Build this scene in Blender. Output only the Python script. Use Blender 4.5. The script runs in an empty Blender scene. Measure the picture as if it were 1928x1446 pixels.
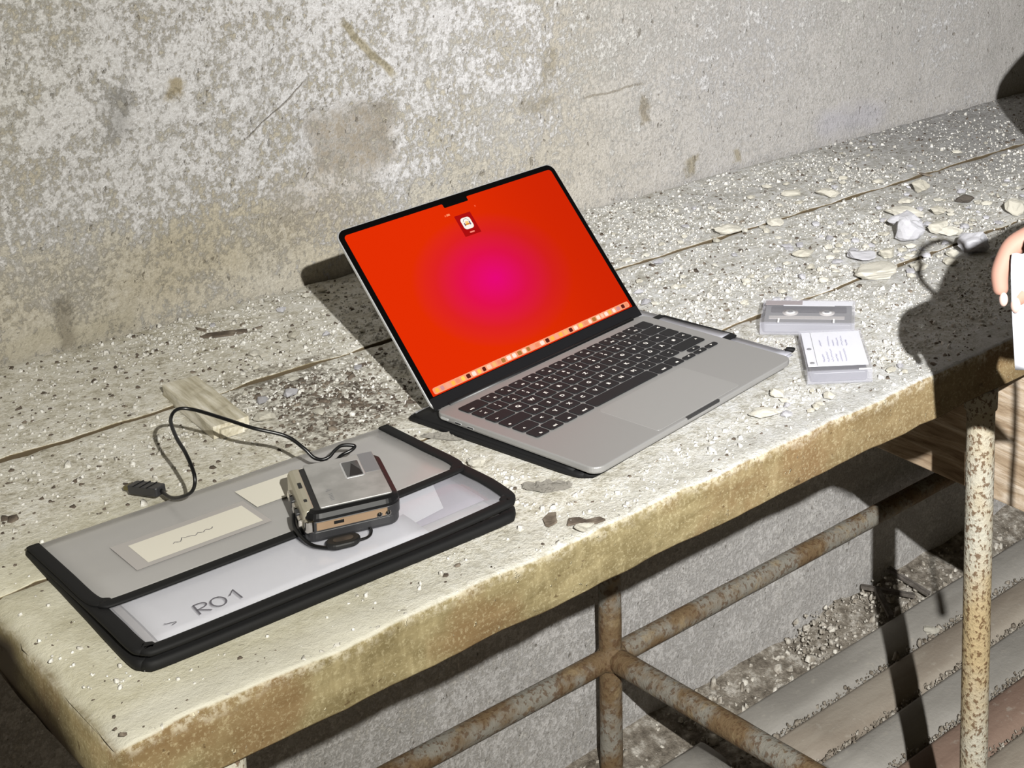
import bpy, bmesh, math, random
import numpy as np
from mathutils import Vector, Matrix, noise
random.seed(7); rng = np.random.default_rng(7)
SC = bpy.context.scene
COL = SC.collection
LIFT = 0.885            # everything is laid out with the bench top at z = 0, then lifted so the floor is z = 0

# ------------------------------------------------------------------ camera, world, lamps, exposure
IMG_W, IMG_H = 1928, 1446
F_PX, PP_X, PP_Y = 2912.35, 1714.94, -9.42
cam_d = bpy.data.cameras.new('camera'); cam = bpy.data.objects.new('camera', cam_d); COL.objects.link(cam)
cam_d.sensor_fit = 'HORIZONTAL'; cam_d.sensor_width = 36.0
cam_d.lens = F_PX / IMG_W * 36.0
cam_d.shift_x = (IMG_W / 2 - PP_X) / IMG_W
cam_d.shift_y = -(IMG_H / 2 - PP_Y) / IMG_W
cam_d.clip_start = 0.02
RIGHT = Vector((0.66306727, -0.74822373, 0.02242839))
DOWN = Vector((-0.11770127, -0.13380123, -0.98399372))
FWD = Vector((0.7392484, 0.64981418, -0.1767861))
CAM = Vector((-0.7637, -1.2831, 0.6987))
m = Matrix.Identity(4)
for i in range(3):
    m[i][0] = RIGHT[i]; m[i][1] = -DOWN[i]; m[i][2] = -FWD[i]; m[i][3] = CAM[i] + (LIFT if i == 2 else 0)
cam.matrix_world = m
SC.camera = cam

W = bpy.data.worlds.new('world'); SC.world = W; W.use_nodes = True
W.node_tree.nodes['Background'].inputs[0].default_value = (1.0, 0.85, 0.55, 1)
W.node_tree.nodes['Background'].inputs[1].default_value = 0.058

LAMP = Vector((-0.68, -1.65, 1.035 + LIFT))
def spot(name, energy, color, aim, angle, blend, radius):
    d = bpy.data.lights.new(name, 'SPOT'); d.energy = energy; d.color = color
    d.spot_size = math.radians(angle); d.spot_blend = blend; d.shadow_soft_size = radius
    o = bpy.data.objects.new(name, d); COL.objects.link(o); o.location = LAMP
    o.rotation_euler = (Vector(aim) + Vector((0, 0, LIFT)) - LAMP).to_track_quat('-Z', 'Y').to_euler()
    return o
spot('torch_beam', 330, (0.97, 0.975, 1.0), (1.52, 0.447, -0.10), 61, 1.0, 0.009)
spot('torch_corona', 228, (1.0, 0.978, 0.90), (0.5, 0.3, -0.1), 130, 0.9, 0.009)

SC.cycles.max_bounces = 6; SC.cycles.diffuse_bounces = 3; SC.cycles.glossy_bounces = 3; SC.cycles.transparent_max_bounces = 10
SC.view_settings.view_transform = 'Standard'; SC.view_settings.look = 'None'
SC.view_settings.gamma = 1.0; SC.view_settings.exposure = 0.0; SC.view_settings.use_curve_mapping = False

# ------------------------------------------------------------------ materials
def lin(r, g, b):
    f = lambda c: (c / 255 / 12.92) if c / 255 <= 0.04045 else ((c / 255 + 0.055) / 1.055) ** 2.4
    return (f(r), f(g), f(b), 1)
class NT:
    def __init__(s, name):
        s.m = bpy.data.materials.new(name); s.m.use_nodes = True
        s.t = s.m.node_tree; s.b = s.t.nodes['Principled BSDF']; s.out = s.t.nodes['Material Output']
        s._co = None
    def n(s, typ, ins=None, **attrs):
        nd = s.t.nodes.new(typ)
        for k, v in attrs.items(): setattr(nd, k, v)
        for k, v in (ins or {}).items(): s.put(nd.inputs[k], v)
        return nd
    def put(s, sock, v):
        if isinstance(v, bpy.types.NodeSocket): s.t.links.new(v, sock)
        else: sock.default_value = v
    @property
    def co(s):
        if s._co is None: s._co = s.n('ShaderNodeTexCoord').outputs['Object']
        return s._co
    def mapped(s, scale=(1, 1, 1), loc=(0, 0, 0), rot=(0, 0, 0)):
        return s.n('ShaderNodeMapping', {'Vector': s.co, 'Scale': scale, 'Location': loc, 'Rotation': rot}).outputs[0]
    def noise(s, scale, detail=4, rough=0.55, vec=None, dist=0.0):
        return s.n('ShaderNodeTexNoise', {'Vector': vec or s.co, 'Scale': scale, 'Detail': detail, 'Roughness': rough, 'Distortion': dist}).outputs[0]
    def vor(s, scale, vec=None, feature='F1', out='Distance'):
        return s.n('ShaderNodeTexVoronoi', {'Vector': vec or s.co, 'Scale': scale}, feature=feature).outputs[out]
    def ramp(s, fac, stops):
        r = s.n('ShaderNodeValToRGB', {'Fac': fac}); e = r.color_ramp.elements
        while len(e) < len(stops): e.new(0.5)
        for el, (p, c) in zip(e, stops):
            el.position = p; el.color = c if len(c) == 4 else (*c, 1)
        return r.outputs[0]
    def step(s, fac, a, b):
        return s.n('ShaderNodeMapRange', {'Value': fac, 'From Min': a, 'From Max': b}, clamp=True, interpolation_type='SMOOTHSTEP').outputs[0]
    def math(s, op, a, b=0.0):
        return s.n('ShaderNodeMath', {0: a, 1: b}, operation=op).outputs[0]
    def mix(s, fac, a, b, blend='MIX'):
        nd = s.n('ShaderNodeMix', data_type='RGBA', blend_type=blend)
        s.put(nd.inputs[0], fac); s.put(nd.inputs[6], a); s.put(nd.inputs[7], b)
        return nd.outputs[2]
    def bump(s, h, strength, dist, prev=None):
        i = {'Height': h, 'Strength': strength, 'Distance': dist}
        if prev is not None: i['Normal'] = prev
        return s.n('ShaderNodeBump', i).outputs[0]
    def xyz(s):
        return s.n('ShaderNodeSeparateXYZ', {0: s.co}).outputs
    def set(s, **k):
        names = {'color': 'Base Color', 'rough': 'Roughness', 'metal': 'Metallic', 'normal': 'Normal', 'alpha': 'Alpha', 'spec': 'Specular IOR Level',
                 'trans': 'Transmission Weight', 'ior': 'IOR', 'emit': 'Emission Color', 'estr': 'Emission Strength', 'coat': 'Coat Weight', 'sss': 'Subsurface Weight'}
        for kk, v in k.items(): s.put(s.b.inputs[names[kk]], v)
        return s.m
def plain(name, rgb, rough=0.5, metal=0.0, spec=0.5, **k):
    return NT(name).set(color=lin(*rgb), rough=rough, metal=metal, spec=spec, **k)

def box_mask(t, x0, x1, z0, z1, soft, wob):
    """soft rectangle in the x-z plane of a wall with a wobbling outline"""
    o = t.xyz()
    x = t.math('ADD', o[0], wob); z = t.math('ADD', o[2], wob)
    a = t.step(x, x0 - soft, x0 + soft); b = t.step(x, x1 + soft, x1 - soft)
    c = t.step(z, z0 - soft, z0 + soft); d = t.step(z, z1 + soft, z1 - soft)
    return t.math('MULTIPLY', t.math('MULTIPLY', a, b), t.math('MULTIPLY', c, d))

def mat_plaster():
    t = NT('lime_plaster')
    big = t.noise(2.6, 4, 0.5); mid = t.noise(22, 7, 0.68, dist=0.3); fine = t.noise(125, 7, 0.78, t.mapped((1, 1, 0.75))); grit = t.noise(300, 5, 0.75)
    o = t.xyz()
    hi = t.step(t.math('ADD', o[2], t.math('MULTIPLY', t.math('SUBTRACT', big, 0.5), 0.5)), 0.02, 0.26)
    lowx = t.step(o[0], 0.80, 0.10)
    white_amt = t.math('MULTIPLY', hi, t.math('ADD', t.math('MULTIPLY', lowx, 0.6), 0.4))
    under = t.step(o[2], -0.1, -0.35)            # below the bench the limewash is whiter again, colour raised to offset weak light
    white_amt = t.math('MAXIMUM', white_amt, t.math('MULTIPLY', under, 0.8))
    thr = t.math('SUBTRACT', 0.565, t.math('MULTIPLY', white_amt, 0.105))
    sel = t.math('ADD', t.math('MULTIPLY', mid, 0.34), t.math('MULTIPLY', fine, 0.66))
    d = t.math('SUBTRACT', sel, thr)
    isw = t.step(d, -0.055, 0.050)
    beige = t.mix(t.step(t.noise(6, 4), 0.35, 0.65), lin(200, 192, 174), lin(208, 203, 192))
    beige = t.mix(t.step(o[0], 0.2, 0.8), beige, lin(192, 189, 187))
    white = t.mix(t.step(big, 0.35, 0.6), lin(220, 218, 213), lin(226, 225, 227))
    col = t.mix(isw, beige, white)
    col = t.mix(t.math('MULTIPLY', under, 0.75), col, lin(222, 219, 216))
    col = t.mix(t.step(grit, 0.40, 0.62), t.mix(0.36, col, lin(134, 126, 112)), col)
    # bared brown patch, diagonal gouge, soot marks
    wob = t.math('MULTIPLY', t.math('SUBTRACT', t.noise(24, 5, 0.65), 0.5), 0.05)
    def stain(x0, x1, z0, z1, soft, amt, rgb, nz=None):
        nonlocal col
        k = t.math('MULTIPLY', box_mask(t, x0, x1, z0, z1, soft, wob), amt)
        if nz is not None: k = t.math('MULTIPLY', k, nz)
        col = t.mix(k, col, lin(*rgb))
    fz = t.step(fine, 0.34, 0.58)
    stain(0.118, 0.232, 0.130, 0.212, 0.012, 0.85, (152, 141, 124), fz)
    stain(0.060, 0.200, 0.060, 0.140, 0.03, 0.5, (170, 158, 138), fz)
    stain(-0.30, 0.10, 0.030, 0.105, 0.02, 0.45, (170, 160, 136), fz)
    stain(-0.45, -0.10, 0.00, 0.03, 0.01, 0.5, (168, 160, 138))
    stain(-0.185, -0.165, 0.0, 0.06, 0.006, 0.6, (122, 115, 102))
    stain(0.618, 0.632, 0.105, 0.15, 0.004, 0.7, (132, 122, 102))
    stain(-0.115, -0.090, 0.225, 0.285, 0.012, 0.6, (150, 148, 146))
    stain(-0.05, -0.032, 0.262, 0.282, 0.005, 0.8, (158, 144, 112))
    stain(0.70, 0.72, 0.012, 0.035, 0.004, 0.7, (146, 136, 112)); stain(0.80, 0.815, 0.012, 0.035, 0.004, 0.7, (146, 136, 112))
    stain(0.98, 1.14, 0.012, 0.055, 0.02, 0.6, (176, 174, 182))
    stain(0.41, 0.47, 0.16, 0.18, 0.006, 0.5, (150, 140, 118)); stain(0.45, 0.47, 0.20, 0.24, 0.006, 0.5, (150, 140, 118))
    def gouge(cx, cz, dx, dz, half, wid, amt, rgb):
        nonlocal col
        q = t.n('ShaderNodeVectorMath', {0: t.co, 1: (-cx, 0, -cz)}, operation='ADD').outputs[0]
        across_ = t.n('ShaderNodeVectorMath', {0: q, 1: (-dz, 0, dx)}, operation='DOT_PRODUCT').outputs['Value']
        along = t.n('ShaderNodeVectorMath', {0: q, 1: (dx, 0, dz)}, operation='DOT_PRODUCT').outputs['Value']
        g = t.math('MULTIPLY', t.step(t.math('ABSOLUTE', t.math('ADD', across_, t.math('MULTIPLY', wob, 0.3))), wid * 1.6, wid * 0.6), t.step(t.math('ABSOLUTE', along), half, half * 0.75))
        col = t.mix(t.math('MULTIPLY', g, amt), col, lin(*rgb)); return g
    g1 = gouge(0.195, 0.280, 0.642, -0.767, 0.058, 0.0045, 0.85, (164, 154, 128))
    g2 = gouge(0.075, 0.225, 0.80, 0.60, 0.055, 0.0010, 0.7, (120, 112, 100))
    g3 = gouge(0.57, 0.165, 1.0, 0.02, 0.06, 0.0016, 0.6, (128, 120, 104))
    pits = t.step(t.noise(120, 3, 0.6, t.mapped((1, 1, 0.6))), 0.66, 0.73)
    pits2 = t.step(t.noise(45, 3, 0.6, t.mapped((1, 1, 0.6))), 0.70, 0.74)
    col = t.mix(t.math('MULTIPLY', t.math('MAXIMUM', pits, pits2), 0.6), col, lin(110, 102, 88))
    h = t.math('ADD', t.math('MULTIPLY', isw, 0.18), t.math('ADD', t.math('MULTIPLY', fine, 0.8), t.math('MULTIPLY', grit, 0.6)))
    h = t.math('SUBTRACT', h, t.math('ADD', t.math('MULTIPLY', pits, 0.5), t.math('MULTIPLY', t.math('ADD', g1, g2), 0.4)))
    n1 = t.bump(h, 1.0, 0.0032)
    return t.set(color=col, rough=0.95, spec=0.12, normal=n1)

def mat_bench():
    """old timber: bare brown faces, everything that faces up buried in plaster dust"""
    t = NT('dusty_timber')
    o = t.xyz()
    up = t.n('ShaderNodeSeparateXYZ', {0: t.n('ShaderNodeNewGeometry').outputs['Normal']}).outputs[2]
    big = t.noise(5, 5, 0.6); mid = t.noise(38, 7, 0.7); fine = t.noise(130, 6, 0.75); grit = t.noise(340, 4, 0.75)
    grain = t.noise(34, 7, 0.7, t.mapped((0.6, 1.2, 1.6)))
    vert = t.noise(55, 5, 0.6, t.mapped((1.5, 1, 0.35)))
    wood = t.mix(t.step(grain, 0.3, 0.7), lin(104, 92, 62), lin(138, 126, 93))
    wood = t.mix(t.math('MULTIPLY', t.step(vert, 0.5, 0.72), 0.4), wood, lin(170, 158, 122))
    wood = t.mix(t.math('MULTIPLY', t.step(t.noise(9, 4), 0.5, 0.68), 0.6), wood, lin(112, 84, 54))
    wood = t.mix(t.math('MULTIPLY', t.step(o[0], 0.0, 0.4), 0.45), wood, lin(112, 86, 58))
    drip = t.step(t.noise(16, 3, 0.5, t.mapped((2.2, 1, 0.06))), 0.68, 0.72)
    wood = t.mix(t.math('MULTIPLY', drip, 0.5), wood, lin(92, 66, 36))
    wood = t.mix(t.math('MULTIPLY', t.step(grit, 0.5, 0.66), 0.35), wood, lin(190, 180, 146))
    spots = t.step(t.noise(90, 3, 0.6), 0.67, 0.72)
    wood = t.mix(t.math('MULTIPLY', spots, 0.7), wood, lin(74, 56, 34))
    fleck = t.step(t.noise(130, 3, 0.7, t.mapped((1, 1, 0.6))), 0.66, 0.72)
    edge = t.step(t.math('ADD', o[2], t.math('MULTIPLY', t.math('SUBTRACT', mid, 0.5), 0.03)), -0.014, -0.002)
    wood = t.mix(t.math('MULTIPLY', fleck, 0.6), wood, lin(224, 214, 182))
    wood = t.mix(t.math('MULTIPLY', edge, t.math('MULTIPLY', t.step(fine, 0.42, 0.6), 0.55)), wood, lin(204, 197, 178))
    # dust layer: pale crumbs, ochre film, grey scuffed tracks along the boards
    speck = t.math('ADD', t.math('MULTIPLY', mid, 0.35), t.math('ADD', t.math('MULTIPLY', fine, 0.4), t.math('MULTIPLY', grit, 0.25)))
    dust = t.ramp(speck, [(0.36, lin(122, 114, 98)), (0.44, lin(188, 182, 165)), (0.51, lin(221, 217, 205)), (0.60, lin(240, 238, 232))])
    film = t.mix(t.step(t.noise(24, 4, 0.6), 0.35, 0.65), lin(178, 173, 150), lin(198, 194, 174))
    corner = t.math('MULTIPLY', t.step(t.math('ADD', o[0], t.math('MULTIPLY', t.math('SUBTRACT', big, 0.5), 0.25)), -0.06, -0.26), t.step(o[1], 0.12, 0.0))
    scuff = t.step(t.noise(7, 4, 0.55, t.mapped((0.3, 1.3, 1))), 0.52, 0.66)
    dust = t.mix(t.math('MULTIPLY', scuff, 0.3), dust, t.mix(t.step(fine, 0.4, 0.6), lin(150, 147, 140), lin(190, 187, 180)))
    grey = t.math('MULTIPLY', t.step(o[0], 0.75, 1.25), t.step(t.math('ADD', o[1], t.math('MULTIPLY', big, 0.3)), 0.15, 0.4))
    dust = t.mix(t.math('MULTIPLY', grey, 0.75), dust, t.mix(t.step(fine, 0.4, 0.62), lin(138, 135, 130), lin(176, 173, 168)))
    dust = t.mix(t.math('MULTIPLY', corner, 0.85), dust, film)
    frontband = t.math('MULTIPLY', t.step(t.math('ADD', o[1], t.math('MULTIPLY', t.math('SUBTRACT', big, 0.5), 0.05)), -0.215, -0.245), 0.45)
    dust = t.mix(frontband, dust, lin(190, 188, 180))
    dust = t.mix(t.step(o[0], -0.1, 0.35), dust, t.mix(1.0, dust, (0.80, 0.82, 0.885, 1), 'MULTIPLY'))  # greyer dust to the right, also darkened in colour to offset the strong beam
    soot = box_mask_xy(t, -0.11, 0.02, 0.035, 0.235, 0.03)
    dust = t.mix(t.math('MULTIPLY', soot, t.math('MULTIPLY', t.step(speck, 0.56, 0.44), 0.85)), dust, lin(98, 91, 84))
    dk = t.step(t.noise(75, 4, 0.6, t.mapped((0.6, 1.2, 1))), 0.67, 0.74)
    dust = t.mix(t.math('MULTIPLY', dk, 0.6), dust, lin(86, 76, 62))
    upm = t.step(up, 0.45, 0.85)
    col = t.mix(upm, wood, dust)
    inner = t.math('MULTIPLY', t.step(o[1], -0.10, -0.06), t.step(up, 0.6, 0.25))
    col = t.mix(inner, col, lin(84, 73, 56))        # grime packed into the joints between the boards
    bare = t.step(up, -0.2, -0.6)
    col = t.mix(bare, col, lin(70, 52, 30))
    hd = t.math('ADD', t.math('MULTIPLY', fine, 1.0), t.math('MULTIPLY', grit, 0.5))
    hw = t.math('ADD', t.math('MULTIPLY', grain, 0.4), t.math('MULTIPLY', fleck, 0.5))
    hm = t.n('ShaderNodeMix', data_type='FLOAT'); t.put(hm.inputs[0], upm); t.put(hm.inputs[2], hw); t.put(hm.inputs[3], hd)
    rug = t.math('SUBTRACT', 1.0, t.math('MULTIPLY', corner, 0.65))
    n1 = t.bump(t.math('MULTIPLY', hm.outputs[0], rug), 0.9, 0.0036)
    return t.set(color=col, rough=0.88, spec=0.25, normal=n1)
def box_mask_xy(t, x0, x1, y0, y1, soft):
    o = t.xyz(); w = t.math('MULTIPLY', t.math('SUBTRACT', t.noise(18, 4, 0.6), 0.5), 0.09)
    x = t.math('ADD', o[0], w); y = t.math('ADD', o[1], w)
    a = t.step(x, x0 - soft, x0 + soft); b = t.step(x, x1 + soft, x1 - soft)
    c = t.step(y, y0 - soft, y0 + soft); d = t.step(y, y1 + soft, y1 - soft)
    return t.math('MULTIPLY', t.math('MULTIPLY', a, b), t.math('MULTIPLY', c, d))

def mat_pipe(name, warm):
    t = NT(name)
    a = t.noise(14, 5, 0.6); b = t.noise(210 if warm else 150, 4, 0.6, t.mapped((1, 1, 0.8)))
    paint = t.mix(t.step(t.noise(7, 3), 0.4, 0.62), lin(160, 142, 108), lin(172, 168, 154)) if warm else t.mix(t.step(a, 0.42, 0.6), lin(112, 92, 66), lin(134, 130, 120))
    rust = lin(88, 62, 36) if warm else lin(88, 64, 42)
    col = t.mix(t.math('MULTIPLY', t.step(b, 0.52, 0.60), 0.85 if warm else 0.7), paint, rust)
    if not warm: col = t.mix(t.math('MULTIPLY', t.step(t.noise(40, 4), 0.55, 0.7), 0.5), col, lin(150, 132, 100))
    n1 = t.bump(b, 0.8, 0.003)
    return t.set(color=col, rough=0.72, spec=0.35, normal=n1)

def mat_slat(name, c1, c2):
    t = NT(name)
    col = t.mix(t.step(t.noise(9, 5, 0.6, t.mapped((0.4, 1.5, 1))), 0.35, 0.65), lin(*c1), lin(*c2))
    col = t.mix(t.math('MULTIPLY', t.step(t.noise(70, 4), 0.6, 0.72), 0.4), col, lin(176, 170, 158))
    return t.set(color=col, rough=0.62, spec=0.4, normal=t.bump(t.noise(110, 5, 0.7), 0.5, 0.002))

def mat_crumb(name, stops, sc=60):
    t = NT(name)
    ri = t.n('ShaderNodeObjectInfo').outputs['Random']
    f = t.math('ADD', t.math('MULTIPLY', t.noise(sc, 4, 0.6), 0.8), t.math('MULTIPLY', ri, 0.2))
    return t.set(color=t.ramp(f, stops), rough=0.92, spec=0.2, normal=t.bump(t.noise(300, 4, 0.7), 0.6, 0.0015))

M = {}
M['plaster'] = mat_plaster(); M['bench'] = mat_bench()
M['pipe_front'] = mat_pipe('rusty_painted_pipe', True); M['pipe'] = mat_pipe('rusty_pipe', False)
M['slat_grey'] = mat_slat('grey_slat', (142, 138, 131), (162, 158, 151)); M['slat_brown'] = mat_slat('brown_slat', (142, 131, 118), (162, 153, 140))
M['slat_red'] = mat_slat('russet_slat', (116, 94, 82), (142, 120, 106))
def mat_ground():
    t = NT('rubble_dust')
    c = t.ramp(t.noise(45, 6, 0.7), [(0.3, lin(88, 80, 70)), (0.5, lin(146, 138, 126)), (0.66, lin(206, 200, 190))])
    return t.set(color=c, rough=0.95, spec=0.15, normal=t.bump(t.noise(120, 5, 0.7), 1.0, 0.006))
M['ground'] = mat_ground()
M['crumb'] = mat_crumb('plaster_crumb', [(0.30, lin(116, 111, 102)), (0.42, lin(168, 164, 155)), (0.54, lin(202, 200, 194)), (0.70, lin(234, 233, 231))], 220)
M['crumb_floor'] = mat_crumb('floor_crumb', [(0.3, lin(92, 82, 70)), (0.48, lin(150, 142, 130)), (0.66, lin(222, 217, 206))], 70)
M['flake'] = mat_crumb('dark_flake', [(0.3, lin(62, 54, 48)), (0.48, lin(98, 88, 78)), (0.66, lin(146, 136, 122))])
M['stone'] = mat_crumb('pale_stone', [(0.25, lin(150, 148, 150)), (0.5, lin(184, 183, 188)), (0.75, lin(208, 208, 214))], 140)
M['stone_warm'] = mat_crumb('cream_stone', [(0.25, lin(164, 158, 142)), (0.5, lin(198, 194, 182)), (0.75, lin(226, 223, 214))], 140)
M['stone_dark'] = mat_crumb('dark_stone', [(0.25, lin(64, 58, 52)), (0.5, lin(92, 86, 80)), (0.75, lin(124, 118, 112))])
M['scab'] = mat_crumb('gravel_scab', [(0.36, lin(60, 56, 50)), (0.5, lin(120, 116, 108)), (0.64, lin(176, 172, 164))], 220)
def mat_board():
    t = NT('grey_board')
    g = t.noise(26, 7, 0.65, t.mapped((1, 0.25, 2.2), rot=(0.12, 0, 0)), 0.8)
    c = t.ramp(g, [(0.3, lin(118, 96, 72)), (0.48, lin(168, 148, 124)), (0.66, lin(208, 194, 176))])
    return t.set(color=c, rough=0.8, spec=0.3, normal=t.bump(g, 0.8, 0.003))
M['board'] = mat_board()
def mat_stick():
    t = NT('weathered_batten')
    g = t.noise(50, 5, 0.6, t.mapped((3, 0.3, 2)))
    c = t.ramp(g, [(0.3, lin(156, 148, 126)), (0.5, lin(194, 188, 170)), (0.7, lin(224, 220, 210))])
    return t.set(color=c, rough=0.85, spec=0.2, normal=t.bump(g, 0.6, 0.002))
M['stick'] = mat_stick()

def mat_alu(name, rgb, rough, metal):
    t = NT(name)
    g = t.noise(2600, 2, 0.5)
    return t.set(color=lin(*rgb), rough=rough, metal=metal, spec=0.45, normal=t.bump(g, 0.06, 0.0002))
M['alu'] = mat_alu('anodised_aluminium', (150, 149, 148), 0.42, 0.35)
M['alu_edge'] = mat_alu('aluminium_edge', (196, 197, 198), 0.3, 0.55)
M['alu_pad'] = mat_alu('trackpad_glass', (153, 152, 151), 0.36, 0.3)
M['key'] = plain('black_key', (30, 30, 32), 0.6, spec=0.25)
M['keyprint'] = plain('key_print', (235, 233, 228), 0.5)
M['bezel'] = plain('black_glass_bezel', (5, 5, 6), 0.12, spec=0.35)
M['hinge'] = plain('black_hinge', (13, 13, 16), 0.42)
M['rubber'] = plain('black_rubber', (16, 16, 16), 0.6)
M['port'] = plain('port_dark', (40, 40, 42), 0.4)
def mat_screen():
    t = NT('lit_screen')
    o = t.xyz()
    dx = t.math('DIVIDE', t.math('SUBTRACT', o[0], 0.1483), 0.105); dy = t.math('DIVIDE', t.math('SUBTRACT', o[1], 0.104), 0.078)
    r = t.math('SQRT', t.math('ADD', t.math('MULTIPLY', dx, dx), t.math('MULTIPLY', dy, dy)))
    c = t.ramp(r, [(0.0, lin(236, 4, 122)), (0.40, lin(228, 16, 76)), (0.72, lin(224, 34, 34)), (1.0, lin(228, 46, 2))])
    s = t.step(o[0], 0.10, 0.30)
    c = t.mix(t.math('MULTIPLY', s, 0.5), c, lin(186, 26, 4))
    t.b.inputs['Base Color'].default_value = (0.0, 0.0, 0.0, 1)
    return t.set(emit=c, estr=1.0, rough=0.18, spec=0.12)
M['screen'] = mat_screen()
def lit(name, rgb, s=1.0):
    return NT(name).set(color=(0.0, 0.0, 0.0, 1), emit=lin(*rgb), estr=s, rough=0.2, spec=0.2)
LIT = {}
def litm(rgb):
    if rgb not in LIT: LIT[rgb] = lit('screen_pixel_%02x%02x%02x' % rgb, rgb)
    return LIT[rgb]

def mat_film(name, rgb, alpha, rough):
    t = NT(name)
    a = t.math('ADD', alpha, t.math('MULTIPLY', t.math('SUBTRACT', t.noise(9, 3), 0.5), 0.12))
    return t.set(color=lin(*rgb), rough=rough, alpha=a, spec=0.5, normal=t.bump(t.noise(16, 3), 0.12, 0.004))
M['film'] = mat_film('milky_film', (202, 200, 198), 0.50, 0.22)
M['film_clear'] = mat_film('clear_film', (214, 214, 222), 0.30, 0.15)
M['binding'] = NT('black_binding').set(color=lin(16, 16, 17), rough=0.72, spec=0.3)
M['film_white'] = plain('white_film', (224, 225, 236), 0.3)
M['paper'] = plain('white_paper', (226, 227, 234), 0.8, spec=0.2)
M['paper_grey'] = plain('grey_paper', (176, 172, 170), 0.8, spec=0.2)
M['paper_lilac'] = plain('lilac_paper', (140, 132, 150), 0.7, spec=0.2)
M['paper_cream'] = plain('cream_paper', (222, 218, 206), 0.8, spec=0.2)
M['ink'] = plain('pencil_ink', (92, 90, 98), 0.7)
M['ink_blue'] = plain('violet_ink', (138, 134, 176), 0.7)
def mat_brushed():
    t = NT('silver_plate')
    c = t.mix(t.step(t.noise(40, 4), 0.35, 0.65), lin(158, 157, 155), lin(178, 177, 175))
    return t.set(color=c, rough=0.38, metal=0.45, spec=0.5)
M['plate'] = mat_brushed()
M['chrome'] = plain('chrome', (205, 200, 190), 0.12, metal=1.0)
M['chrome_warm'] = plain('champagne_side', (182, 176, 158), 0.34, metal=0.55)
M['bronze'] = plain('bronze_band', (150, 126, 102), 0.4, metal=0.25)
M['gloss_black'] = plain('gloss_black', (14, 14, 15), 0.42, spec=0.35)
M['satin_black'] = plain('satin_black', (46, 46, 48), 0.38, spec=0.5)
M['window'] = plain('smoked_window', (66, 66, 66), 0.1, spec=0.6)
M['cable'] = plain('black_cable', (12, 12, 13), 0.32, spec=0.5)
M['brass'] = plain('dull_usb_tip', (120, 112, 78), 0.35, metal=0.8)
def mat_clear():
    t = NT('clear_polystyrene')
    return t.set(color=lin(196, 196, 204), rough=0.08, alpha=0.13, spec=0.6)
M['clear'] = mat_clear()
M['clear_edge'] = NT('clear_polystyrene_edge').set(color=lin(190, 190, 200), rough=0.15, alpha=0.22, spec=0.6)
M['tape_shell'] = plain('grey_tape_shell', (118, 118, 121), 0.4)
M['tape_dark'] = plain('dark_tape', (72, 71, 76), 0.35)
M['hub'] = plain('white_hub', (226, 226, 226), 0.45)
M['inlay_brown'] = plain('mauve_print', (150, 138, 138), 0.6)
M['skin'] = NT('skin').set(color=lin(150, 114, 100), rough=0.6, spec=0.3, sss=0.0)
M['nail'] = plain('fingernail', (186, 158, 148), 0.35)
M['cloth_white'] = plain('white_cotton', (176, 178, 184), 0.85, spec=0.2)
M['trousers'] = plain('dark_denim', (42, 44, 52), 0.85, spec=0.2)
M['hair'] = plain('brown_hair', (62, 48, 36), 0.6)
M['shoe'] = plain('dark_shoe', (34, 32, 30), 0.6)
M['eye'] = plain('eye_white', (230, 228, 224), 0.2)

# ------------------------------------------------------------------ builders
def link(o, parent=None):
    COL.objects.link(o)
    if parent is not None: o.parent = parent
    return o
def mesh_obj(name, verts, faces, mat=None, parent=None, smooth=False, loc=None, rot=None):
    me = bpy.data.meshes.new(name); me.from_pydata([tuple(v) for v in verts], [], faces); me.update()
    if mat is not None: me.materials.append(M[mat] if isinstance(mat, str) else mat)
    if smooth: me.polygons.foreach_set('use_smooth', [True] * len(me.polygons))
    o = bpy.data.objects.new(name, me); link(o, parent)
    if loc is not None: o.location = loc
    if rot is not None: o.rotation_euler = rot
    return o
def thing(name, label, cat, loc=(0, 0, 0), rotz=0.0, group=None):
    o = bpy.data.objects.new(name, None); link(o); o.empty_display_size = 0.03
    o.location = loc; o.rotation_euler = (0, 0, rotz); return tag(o, label, cat, group)
def tag(o, label=None, cat=None, group=None, kind=None):
    if label: o['label'] = label
    if cat: o['category'] = cat
    if group: o['group'] = group
    if kind: o['kind'] = kind
    return o
def rrect(x0, x1, y0, y1, r, n=5):
    r = max(1e-5, min(r, (x1 - x0) / 2 - 1e-6, (y1 - y0) / 2 - 1e-6)); p = []
    for cx, cy, a0 in ((x1 - r, y1 - r, 0), (x0 + r, y1 - r, 90), (x0 + r, y0 + r, 180), (x1 - r, y0 + r, 270)):
        for k in range(n + 1):
            a = math.radians(a0 + 90 * k / n); p.append((cx + r * math.cos(a), cy + r * math.sin(a)))
    return p
def loft(loops, cap0=True, cap1=True):
    n = len(loops[0]); v = [p for l in loops for p in l]; f = []
    for i in range(len(loops) - 1):
        for j in range(n):
            f.append((i * n + j, i * n + (j + 1) % n, (i + 1) * n + (j + 1) % n, (i + 1) * n + j))
    if cap0: f.append(tuple(range(n - 1, -1, -1)))
    if cap1: f.append(tuple((len(loops) - 1) * n + j for j in range(n)))
    return v, f
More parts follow.
